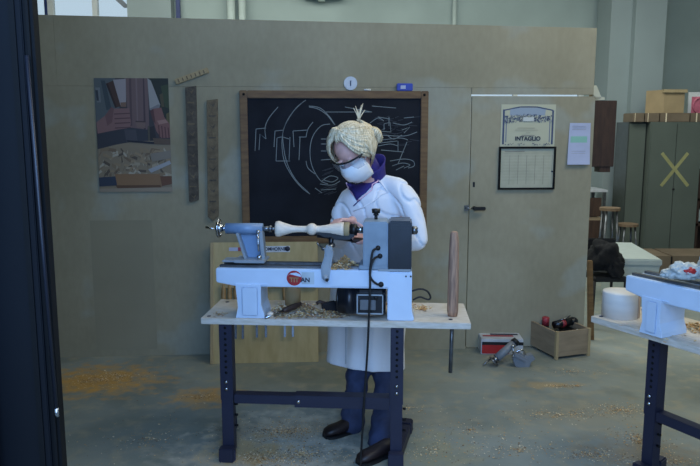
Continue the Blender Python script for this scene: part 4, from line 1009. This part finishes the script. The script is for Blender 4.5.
# black coat over a chair
YC = 5.45
r = empty('chair', (P(609, 300, YC).x, YC, 0)); zs = P(609, 277, YC).z
lm_ = mb('rubber')
for sx in (-.13, .13):
    for y in (0, .3): mb('rubber').rod((sx, y, 0), (sx * .95, y, zs + (.0 if y == 0 else .25)), .012, n=10).build('leg', parent=r)
mb('rubber').b2((-.14, -.02, zs - .04), (.14, .3, zs - .0), bev=.01).build('seat', parent=r); mb('rubber').b2((-.14, .28, zs + .04), (.14, .31, zs + .27), bev=.01).build('backrest', parent=r)
tag(r, 'dark chair under a black garment behind the partition end', 'chair')
zc2 = zs
g = empty('black_jacket', (P(609, 262, YC).x, YC + .1, zc2 + .015))
crumple('jacket_body', (0, 0, .12), (.13, .13, .15), 'black_cloth', g, .35, 7, 2); crumple('jacket_sleeve', (.06, -.1, .04), (.06, .04, .1), 'black_cloth', g, .4, 8, 5)
tag(g, 'bundled black jacket lying on the chair beside the white tub', 'jacket')
# low wooden chest below cabinets (beyond second bench)
YD = 7.6; r = empty('wooden_bench', (P(652, 280, YD).x, YD, 0)); zz = zat(670, 256, YD)
q = P(672, 260, YD).x - r.location.x
mb('cardboard_dark').b2((-.35, 0, 0), (q - .012, .5, zz), bev=.004).build('chest_body', parent=r); mb('cardboard_dark').b2((q + .012, 0, 0), (q + .7, .5, zz), bev=.004).build('chest_body', parent=r); mb('rubber').b2((q - .011, .02, 0), (q + .011, .5, zz - .01)).build('gap_filler', parent=r)
r.name = 'low_chest'; tag(r, 'low brown chest standing in front of the cabinets', 'chest')
# dark board and plank at the partition end
sE = ST[0] - .01; r = empty('dark_wall_box', A + E * (SR + .03) + Nn * .06, TH)
za, zb_ = on_part(600, 103)[1], on_part(600, 163)[1]
q = on_part(615, 130, -.06)[0] - (SR + .03)
mb('dark_wood').b2((-.25, -.01, zb_ - .03), (q, .1, za + .02), bev=.003).build('box_body', parent=r)
mb('dark_wood').b2((q - .1, .0, zb_ - .07), (q - .02, .09, zb_ - .03)).build('lower_bracket', parent=r)
r.name = 'dark_cabinet'; tag(r, 'dark brown narrow wall cabinet fixed behind the partition end', 'cabinet')
r = empty('paper_roll', A + E * (SR + .05) + Nn * .08 + V((0, 0, za + .022)), TH); mb('paper').box((-.01, 0, .05), (.05, .05, .1), (0, -.45, 0), bev=.004).box((.02, .0, .012), (.07, .05, .02)).build('carton_piece', parent=r)
mb('pale_wood').box((-.03, .01, .03), (.02, .03, .06)).build('wood_chip', parent=r); r.name = 'small_carton'; tag(r, 'small pale carton standing on the dark wall cabinet', 'box')
r = empty('plank', A + E * (SR + .0) + Nn * .35, TH)
pb = PZ(594, 322, 0)
r.location = (pb.x - .0, pb.y, 0); mb('frame_wood').prism([(-.01, 0), (.035, 0), (-.01, .62), (-.045, .62)], .03, (0, 0, 0), (1, 0, 0), (0, 0, 1), bev=.002).build('plank_body', parent=r)
tag(r, 'narrow brown plank leaning at the right end of the partition', 'plank')
r.location = (P(590, 316, 5.15).x, 5.16, 0)

# ------------------------------------------------------------------ the woman at the lathe
PR = empty('person', (P(370, 440, 3.5).x, 3.55, 0))
pr = V(PR.location)
def remeshed(o, voxel, smooth_it=2, tweak=None, dec=None):
    mo = o.modifiers.new('r', 'REMESH'); mo.mode = 'VOXEL'; mo.voxel_size = voxel; mo.use_smooth_shade = True
    sm = o.modifiers.new('s', 'SMOOTH'); sm.iterations = smooth_it; sm.factor = .5
    if dec: d = o.modifiers.new('d', 'DECIMATE'); d.ratio = dec
    me = bpy.data.meshes.new_from_object(o.evaluated_get(DG()))
    mats = list(o.data.materials); o.modifiers.clear(); o.data = me
    me.materials.clear(); [me.materials.append(x) for x in mats[:1]]
    for p in me.polygons: p.use_smooth = True; p.material_index = 0
    if tweak:
        new = [tweak(v.co.copy(), v.normal.copy()) for v in me.vertices]
        me.vertices.foreach_set('co', [c for p in new for c in p]); me.update()
    return o
def W(px, py, Y): return P(px, py, Y) - pr      # person local
def caps(o, pts, rad, n=16):
    for i in range(len(pts) - 1): o.rod(pts[i], pts[i + 1], rad[i], rad[i + 1], n=n)
    for p, r in zip(pts, rad): o.ball(p, r * .995, n=n)
def ell(c, rx, ry, z=None, tilt=0, n=28, yaw=0):
    out = []
    for k in range(n):
        a = 2 * math.pi * k / n; x, y = rx * math.cos(a), ry * math.sin(a)
        out.append(V(c) + V((x * math.cos(yaw) - y * math.sin(yaw), x * math.sin(yaw) + y * math.cos(yaw), 0)))
    return out
BY = R(-24)      # torso yaw: chest turned to the picture's left
neck = W(374, 178, 3.6); headc = W(354, 153, 3.47)
shR = W(345, 207, 3.66); shL = W(403, 203, 3.53)
elR = W(337, 238, 3.6); elL = W(416, 240, 3.44)
wrR = W(352, 221, 3.43); wrL = W(374, 240, 3.38)
hR = W(342, 219, 3.36); hL = W(356, 238, 3.37)
hipc = W(371, 296, 3.68)
kneeR = W(357, 380, 3.6); ankR = W(351, 425, 3.5); kneeL = W(386, 388, 3.48); ankL = W(383, 447, 3.33)
HR = Matrix.Rotation(R(-36), 3, 'Z') @ Matrix.Rotation(R(-10), 3, 'Y') @ Matrix.Rotation(R(44), 3, 'X')
HS = 1.12
def H(x, y, z): return headc + HR @ (V((x, y, z)) * HS)
body = mb('skin')
# torso, hidden limbs
body.loft([ell(hipc + V((0, 0, -.08)), .13, .1, yaw=BY), ell(hipc + V((0, 0, .1)), .14, .1, yaw=BY), ell((shR + shL) / 2 + V((0, .0, -.15)), .12, .08, yaw=BY), ell((shR + shL) / 2 + V((0, 0, -.02)), .1, .06, yaw=BY), ell(neck + V((.0, .01, -.02)), .045, .045, yaw=BY)])
body.rod(neck + V((0, 0, -.05)), H(.0, .03, -.06), .056, .05, n=20)
# skull and face
body.ball(H(0, .015, .035), HS, (.073, .092, .083), n=28, rot=HR)
body.ball(H(0, -.022, -.035), HS, (.058, .066, .075), n=24, rot=HR)
body.ball(H(0, -.06, -.088), HS, (.026, .022, .02), n=16, rot=HR)
body.rod(H(0, -.082, .018), H(0, -.105, -.028), .009, .014, n=12); body.ball(H(0, -.104, -.03), .013); 
for s in (-1, 1):
    body.ball(H(s * .012, -.098, -.033), .009, n=10); body.ball(H(s * .035, -.06, -.03), .022, n=12); body.ball(H(s * .028, -.078, .028), .012, (1.5, .6, .5), n=12, rot=HR)
    body.ball(H(s * .074, .012, -.005), HS, (.008, .018, .03), n=12, rot=HR)
body.ball(H(0, -.088, -.058), .012, (1.6, .7, .6), n=12, rot=HR)
for a, e, w_, h_ in ((shR, elR, wrR, hR), (shL, elL, wrL, hL)):
    caps(body, [a + V((0, 0, -.02)), e, w_], [.038, .034, .025])
def hand(o, w_, dirv, palmn, side, curl=1.0):
    dirv = V(dirv).normalized(); palmn = V(palmn).normalized(); sd = dirv.cross(palmn).normalized() * side
    pc = w_ + dirv * .045
    # palm
    for k in range(4):
        kb = w_ + dirv * .085 + sd * (.027 - .018 * k); o.rod(w_ + dirv * .005 + sd * (.014 - .009 * k), kb, .014, .0105, n=10); o.ball(kb, .0108, n=10)
        ln = [.040, .045, .042, .033][k]; d = dirv.copy(); p = kb; r = .0092 - (.001 if k == 3 else 0)
        for j, f in enumerate((1, .65, .5)):
            d = (Matrix.Rotation(R(34 * curl), 3, sd * side if False else dirv.cross(palmn)) @ d) if True else d
            q_ = p + d * ln * f; o.rod(p, q_, r, r * .92, n=10); o.ball(q_, r * .92, n=10); p = q_; r *= .92
    p = w_ + dirv * .02 + sd * .022; d = (dirv * .6 + sd * .75 - palmn * -.3).normalized(); r = .0125
    for ln in (.038, .03, .022):
        q_ = p + d * ln; o.rod(p, q_, r, r * .9, n=10); o.ball(q_, r * .9, n=10); p = q_; r *= .9; d = (d * .8 + dirv * .35 + palmn * .25).normalized()
# right hand (picture left) over the rest, left hand under the tool handle
hand(body, wrR, V((-.75, -.62, .12)), (-.1, -.35, -.9), -1, 1.0)
hand(body, wrL, V((-1, -.12, .1)), (0.1, -.6, .9), 1, 1.1)
LEGR = [hipc + V((-.06, 0, -.12)), W(361, 350, 3.67), W(357, 384, 3.62), W(354, 408, 3.56), W(352, 424, 3.52)]
LEGL = [hipc + V((.05, 0, -.12)), W(383, 350, 3.64), W(386, 386, 3.58), W(384, 415, 3.45), W(381, 444, 3.36)]
for lg_ in (LEGR, LEGL):
    caps(body, lg_, [.05, .05, .042, .038, .03], n=12); caps(body, [lg_[-1], lg_[-1] + V((-.03, -.03, -.04)), lg_[-1] + V((-.1, -.07, -.055))], [.03, .026, .02], n=12)
bo = body.build('body', parent=PR); remeshed(bo, .0045, 2)
# face details
for s in (-1, 1):
    ey = mb('eye_white').ball(H(s * .03, -.073, .01), .0115, n=14).build('eye', parent=PR); mb('iris').ball(H(s * .03, -.082, .006), .0045, n=10).build('iris', parent=ey)
bw = mb('hair')
for s in (-1, 1): bw.tube([H(s * .014, -.094, .03), H(s * .032, -.091, .036), H(s * .05, -.08, .03)], [.003, .004, .002], n=6)
bw.build('eyebrows', parent=PR)
# mask
mk = mb('mask_white'); rg = []
for i in range(9):
    t = i / 8; el = -.004 - .098 * t
    row = []
    for j in range(15):
        a = R(-78 + 156 * j / 14); bul = math.sin(math.pi * min(1, t * .9 + .12)) ; rx_ = .052 + .014 * bul; ry_ = .086 + .034 * bul - .012 * t
        row.append(H(rx_ * math.sin(a), -.012 - (ry_) * math.cos(a) + .002 * math.sin(i * 2.2), el + .016 * math.cos(a) * (1 - t) - .012 * t * (1 - math.cos(a))))
    rg.append(row)
def sheet(o, rows, th=.0):
    bm = o.bm; vv = [[bm.verts.new(p) for p in r] for r in rows]
    for i in range(len(vv) - 1):
        for j in range(len(vv[0]) - 1):
            f = bm.faces.new((vv[i][j], vv[i][j + 1], vv[i + 1][j + 1], vv[i + 1][j])); f.material_index = o.cur; f.smooth = True
    return o
sheet(mk, rg); mo_ = mk.build('face_mask', parent=PR); s_ = mo_.modifiers.new('s', 'SOLIDIFY'); s_.thickness = .003; s_.offset = 0
mb('mask_white').tube([H(.062, -.03, -.02), H(.078, .0, .0), H(.07, .06, .01)], .0022, n=6).tube([H(-.062, -.03, -.02), H(-.078, .0, .0), H(-.07, .06, .01)], .0022, n=6).build('mask_strap', parent=PR)
mb('rubber').tube([H(-.03, -.106, -.075), H(0, -.11, -.088), H(.03, -.1, -.09)], .0025, n=6).build('mask_seam', parent=PR)
# safety goggles
gg = mb('rubber')
def gl_(x, z, off=0): a = x / .085; return H(x, -.1 + .045 * (1 - math.cos(a * 1.3)) - off, z)
topb = [gl_(x / 100, .034) for x in range(-8, 9)]; gg.tube(topb, .0045, n=8)
for s in (-1, 1): gg.tube([H(s * .078, -.075, .032), H(s * .082, -.03, .024), H(s * .083, .01, .014), H(s * .078, .045, .006)], [.006, .005, .0045, .003], n=8)
gg.build('goggles_frame', parent=PR)
ln = MB().use('lens'); sheet(ln, [[gl_(x / 100, .032 - .05 * t / 4, .002) for x in range(-8, 9)] for t in range(5)]); ln.build('goggles_lens', parent=PR)
# hair: cap plus combed locks
hr = mb('hair')
def HP(az, el, k=1.0):     # az from the face's front (deg, + to her left), el up
    a, e = R(az), R(el); return H(.082 * k * math.sin(a) * math.cos(e), .02 - .1 * k * math.cos(a) * math.cos(e), .035 + .092 * k * math.sin(e))
rows = []
for i in range(13):
    t = i / 12; row = []
    for j in range(33):
        az = -180 + 360 * j / 32; low = 56 - 90 * min(1, max(0, ((az - 60) if az > 0 else (-az - 38)) / 24)) ** 1.2; low = max(low, -35)
        el = 90 + (low - 90) * t; row.append(HP(az, el, 1.1))
    rows.append(row)
sheet(hr, rows)
rnd = random.Random(11)
for i in range(230):
    az = rnd.uniform(-180, 180); endl = rnd.uniform(48, 62) if -40 < az < 60 else (rnd.uniform(-50, -34) if abs(az) > 62 else rnd.uniform(-30, 0))
    sweep = (10 * (1 if az > -12 else -1) if abs(az) < 100 else 0) if not 40 < az < 75 else 6
    n_ = 8; pts = []; rd = []
    k0 = rnd.uniform(1.1, 1.19)
    for q_ in range(n_):
        t = q_ / (n_ - 1); e = 84 + (endl - 84) * t; pts.append(HP(-12 * (1 - t) + az * (min(1, .35 + .75 * t)) + sweep * t * t + 3 * math.sin(t * 7 + i), e, k0 + .05 * math.sin(t * math.pi) + (.03 * t if abs(az) > 60 else 0))); rd.append((.0062 if q_ else .003) * (1 - .75 * t ** 3))
    hr.tube(pts, rd, n=6)
# side lock beside the face and knot at the back
for i in range(16):
    hr.tube([HP(-60 - i * 2.4, 30, 1.16), HP(-64 - i * 2.2, 0, 1.2), HP(-66 - i * 2, -25, 1.18), HP(-64 - i * 2, -46 - (i % 4) * 3, 1.1)], [.005, .006, .005, .001], n=6)
for i in range(34):
    hr.tube([HP(70 + i * 2.7, 30, 1.18), HP(74 + i * 2.7, 0, 1.28), HP(76 + i * 2.7, -28, 1.3), HP(74 + i * 2.7, -58 - (i % 5) * 3, 1.25) + V((.004, 0, -.022 - .004 * (i % 3)))], [.006, .007, .006, .001], n=6)
kc = H(.072, .088, .005)
for i in range(22):
    a = i * 2 * math.pi / 22; ax = Matrix.Rotation(a, 3, 'Y')
    hr.tube([kc + HR @ (ax @ V((.012, .0, .0))), kc + HR @ (ax @ V((.036, .022, .01))), kc + HR @ (ax @ V((.044, .0, .02))), kc + HR @ (ax @ V((.03, -.02, .012)))], [.006, .008, .008, .004], n=6)
hr.ball(kc, .03)
hr.build('hair', parent=PR)
tf = mb('shaving_c'); bs = W(359, 120, 3.52)
for dx, dz in ((-.028, .06), (-.018, .07), (-.006, .052), (.012, .075), (.02, .082), (.03, .05), (.006, .06)):
    tf.tube([bs, bs + V((dx * .4, 0, dz * .5)), bs + V((dx, 0, dz))], [.0035, .003, .0012], n=6)
tf.build('hair_wisps', parent=PR)
# lab coat
ct = mb('coat')
def cring(px0, px1, py, Y, ry, yaw=BY, n=32):
    a = W(px0, py, Y); b = W(px1, py, Y); c = (a + b) / 2; rx = (b - a).length / 2; 
    return ell(c, rx / math.sqrt(math.cos(yaw) ** 2 + (ry / rx * math.sin(yaw)) ** 2), ry, yaw=yaw, n=n)
ct.loft([cring(325, 406, 363, 3.68, .13), cring(327, 405, 340, 3.68, .12), cring(328, 406, 305, 3.68, .12), cring(330, 407, 275, 3.675, .12), cring(332, 408, 240, 3.64, .12), cring(334, 407, 212, 3.61, .115), cring(340, 401, 197, 3.6, .1), cring(349, 393, 186, 3.6, .08), cring(357, 387, 178, 3.6, .06)])
caps(ct, [W(364, 191, 3.6), W(350, 199, 3.65), W(340, 214, 3.64), elR, W(346, 231, 3.5)], [.06, .06, .055, .052, .042], n=20)
caps(ct, [W(378, 184, 3.6), W(396, 189, 3.55), W(408, 204, 3.5), W(413, 222, 3.47), elL, W(394, 243, 3.42), W(384, 240, 3.4)], [.056, .062, .063, .06, .056, .05, .042], n=20)
def fold(co, nr):
    z = co.z + pr.z; hm = max(0, min(1, (z - .38) / .15)); hn = V((nr.x, nr.y, 0))
    a = math.atan2(co.y - hipc.y, co.x - hipc.x)
    amp = .009 * max(0, min(1, (1.05 - z) / .4))
    k = amp * math.sin(a * 8 + 1.5 * math.sin(co.z * 3)) * (1 if hn.length > .5 else 0)
    up = max(0, min(1, (z - .9) / .15))
    k += noise.noise(V((co.x * 7, co.y * 7, co.z * 3))) * .018 * hm
    # drape folds across the upper arm and chest
    q = noise.noise(V((co.x * 11 + co.z * 7, co.y * 6, co.z * 5 - co.x * 4)))
    k -= (1 - min(1, abs(q) * 7)) ** 2 * .016 * up
    return co + hn * k
co_ = ct.build('lab_coat', parent=PR); remeshed(co_, .0075, 3, fold)
bvh = BVHTree.FromPolygons([v.co.copy() for v in co_.data.vertices], [tuple(p.vertices) for p in co_.data.polygons])
def onc(px, py, off=.004):
    o = V((0, 0, CAMH)) - pr; d = ray(px, py).normalized(); h, n, i, dist = bvh.ray_cast(o, d)
    return (h + n * off) if h else W(px, py, 3.45)
def strip3(o, pts, wd):
    pass
# split of the coat front
seam = mb('lathe_grey').tube([onc(346, y, .0005) for y in (252, 262, 325, 335, 345, 356, 364)][2:], .0022, n=6).build('coat_opening', parent=PR)
# purple jumper showing in the neck, with piped collar edges
def grid_patch(o, corners_rows):
    sheet(o, [[onc(px, py, .004) for px, py in row] for row in corners_rows]); return o
def lerp_row(a, b, n): return [(a[0] + (b[0] - a[0]) * i / n, a[1] + (b[1] - a[1]) * i / n) for i in range(n + 1)]
jp = mb('purple'); rows = []
for (l, r_) in (((347, 184), (377, 180)), ((349, 188), (374, 184.5)), ((352, 192), (370, 188.5)), ((354.5, 195), (366, 193)), ((356, 198.5), (362, 196)), ((356.5, 200.5), (357.5, 200))): rows.append(lerp_row(l, r_, 8))
grid_patch(jp, rows)
jo = jp.build('jumper', parent=PR); s_ = jo.modifiers.new('s', 'SOLIDIFY'); s_.thickness = .004; s_.offset = 0
# standing purple collar round the neck
cl = mb('purple'); rg = []
for t, k in ((-.2, 1.15), (.0, 1.0), (.35, .92), (.7, .92), (1, 1.0)):
    row = []
    for i_ in range(33):
        a = R(-158 + 316 * i_ / 32 + 150); back = .5 - .5 * math.cos(a + .6); hgt = .035 + .1 * back
        row.append(neck + V((-.012 * max(t, 0), -.05 * max(t, 0), hgt * t - .01)) + V((math.sin(a) * .066 * k, -math.cos(a) * .064 * k, 0)))
    rg.append(row)
cl.loft([ell(neck + V((0, 0, -.03)), .066, .064), ell(neck.lerp(H(0, .03, -.075), .5), .060, .058), ell(H(.004, .035, -.07), .052, .052)]); sheet(cl, rg); clo = cl.build('collar', parent=PR); s_ = clo.modifiers.new('s', 'SOLIDIFY'); s_.thickness = .006; s_.offset = 0
pi_ = mb('piping').tube([onc(x, y, .007) for x, y in ((346.5, 183), (349.5, 188), (353, 193), (357, 199))], .0036, n=6)
pi_.tube([onc(x, y, .007) for x, y in ((379, 175), (377.5, 182), (372.5, 185), (372, 190), (366, 195), (361, 199), (357, 202))], .0036, n=6).build('piping', parent=PR)
sh_ = mb('purple').tube([onc(x, y, .006) for x, y in ((377.5, 181), (373, 186), (372, 190), (366, 195), (360, 200), (354, 206))], .0028, n=6).build('collar_edge', parent=PR)
lp_ = mb('coat').tube([onc(x, y, .004) for x, y in ((379, 181), (384, 187), (388, 193), (381, 195), (374, 201), (364, 207), (354, 211))], .0035, n=6).build('coat_lapel', parent=PR)
# jeans
jn = mb('denim')
caps(jn, LEGR, [.085, .078, .062, .062, .066], n=20)
caps(jn, LEGL, [.085, .08, .066, .062, .07], n=20)
jn.ball(hipc + V((0, 0, -.14)), .11)
def jf(co, nr): return co + nr * (.006 * noise.noise(V((co.x * 9, co.y * 9, co.z * 26))) + .004 * noise.noise(co * 40) + .003 * math.sin(co.z * 70 + co.x * 30))
jo = jn.build('jeans', parent=PR); remeshed(jo, .008, 3, jf)
# shoes
def shoe(heel, toe):
    o = mb('shoe'); d = (toe - heel); L_ = d.length; d.normalize(); s = V((-d.y, d.x, 0)); up = V((0, 0, 1)); rings = []
    for t, w, h in ((0, .022, .045), (.04, .03, .06), (.2, .034, .07), (.4, .034, .062), (.6, .04, .05), (.8, .041, .044), (.93, .033, .034), (1, .016, .02)):
        c = heel + d * L_ * t; ring = []
        for k in range(16):
            a = 2 * math.pi * k / 16; z = h * .5 + h * .5 * math.sin(a); x = w * math.copysign(abs(math.cos(a)) ** .6, math.cos(a)); ring.append(V((c.x, c.y, -pr.z + .012 + max(0, z))) + s * x)
        rings.append(ring)
    o.loft(rings); ob = o.build('shoe', parent=PR)
    so = mb('rubber'); rings = []
    for z in (0.001, .014):
        out = []
        for t, w in ((0, .02), (.04, .034), (.2, .039), (.4, .038), (.6, .046), (.8, .047), (.93, .04), (1, .02)): out.append(heel * 1 + d * L_ * t + s * w)
        for t, w in reversed(((0, .02), (.04, .034), (.2, .039), (.4, .038), (.6, .046), (.8, .047), (.93, .04), (1, .02))): out.append(heel + d * L_ * t - s * w)
        rings.append([V((p.x, p.y, z)) for p in out])
    so.loft(rings, smooth=False).build('sole', parent=ob)
def fz(px, py): q = PZ(px, py, 0) - pr; q.z = 0; return q
shoe(fz(353, 432) + V((.03, .03, 0)), fz(324, 438)); shoe(fz(388, 454) + V((.03, .02, 0)), fz(358, 465))
tag(PR, 'person with blond hair, white lab coat, face mask and jeans, bent over the lathe', 'person')
# gouge in hands
g = empty('hand_gouge', pr + W(352, 240, 3.33) - V((0, 0, 0)))
gl0 = V(g.location)
def gw(px, py, Y): return P(px, py, Y) - gl0
mb('motor_black').rod(gw(352, 240, 3.335), gw(317, 236, 3.27), .009, .007, n=12).build('blade', parent=g)
mb('dark_wood').rod(gw(352, 240, 3.335), gw(372, 241, 3.4), .014, .015, n=14).build('handle', parent=g)
tag(g, 'dark turning gouge held by the person under the wood spindle', 'gouge')

# ------------------------------------------------------------------ light
wd = bpy.data.worlds.new('world'); sc.world = wd; wd.use_nodes = True; nt = wd.node_tree
bg_ = nt.nodes['Background']; bg_.inputs['Color'].default_value = (.74, .88, 1, 1); bg_.inputs['Strength'].default_value = .85
def area(name, loc, target, size, sy, power, col):
    l = bpy.data.lights.new(name, 'AREA'); l.shape = 'RECTANGLE'; l.size = size; l.size_y = sy; l.energy = power; l.color = col
    o = bpy.data.objects.new(name, l); C.objects.link(o); o.location = loc; o.rotation_euler = (V(target) - V(loc)).to_track_quat('-Z', 'Y').to_euler()
    return o
area('entrance_daylight', (-.1, -.5, 1.8), (.25, 3.4, .9), 1.5, 2.2, 62, (.22, .48, 1.0))
area('entrance_skylight', (.15, .55, 2.75), (.3, 3.3, .6), 1.4, 1.0, 40, (.22, .48, 1.0))
area('rooflight', (2.3, 3.3, 4.1), (1.6, 4.6, .6), 2.6, 1.4, 84, (1, .95, .76))
area('partition_top_fill', (-.7, 4.0, 4.05), (-.9, 4.6, 1.8), 2.6, .7, 10, (.86, .96, 1))  # added fill brightening the partition's upper left, no roof opening above it
area('back_room_light', (0.3, 7.5, 4.1), (0.5, 8.3, 0), 8, 2.5, 285, (.95, 1.0, .94))
vs = sc.view_settings; vs.view_transform = 'Standard'; vs.look = 'None'; vs.gamma = 1; vs.use_curve_mapping = False; vs.exposure = 0
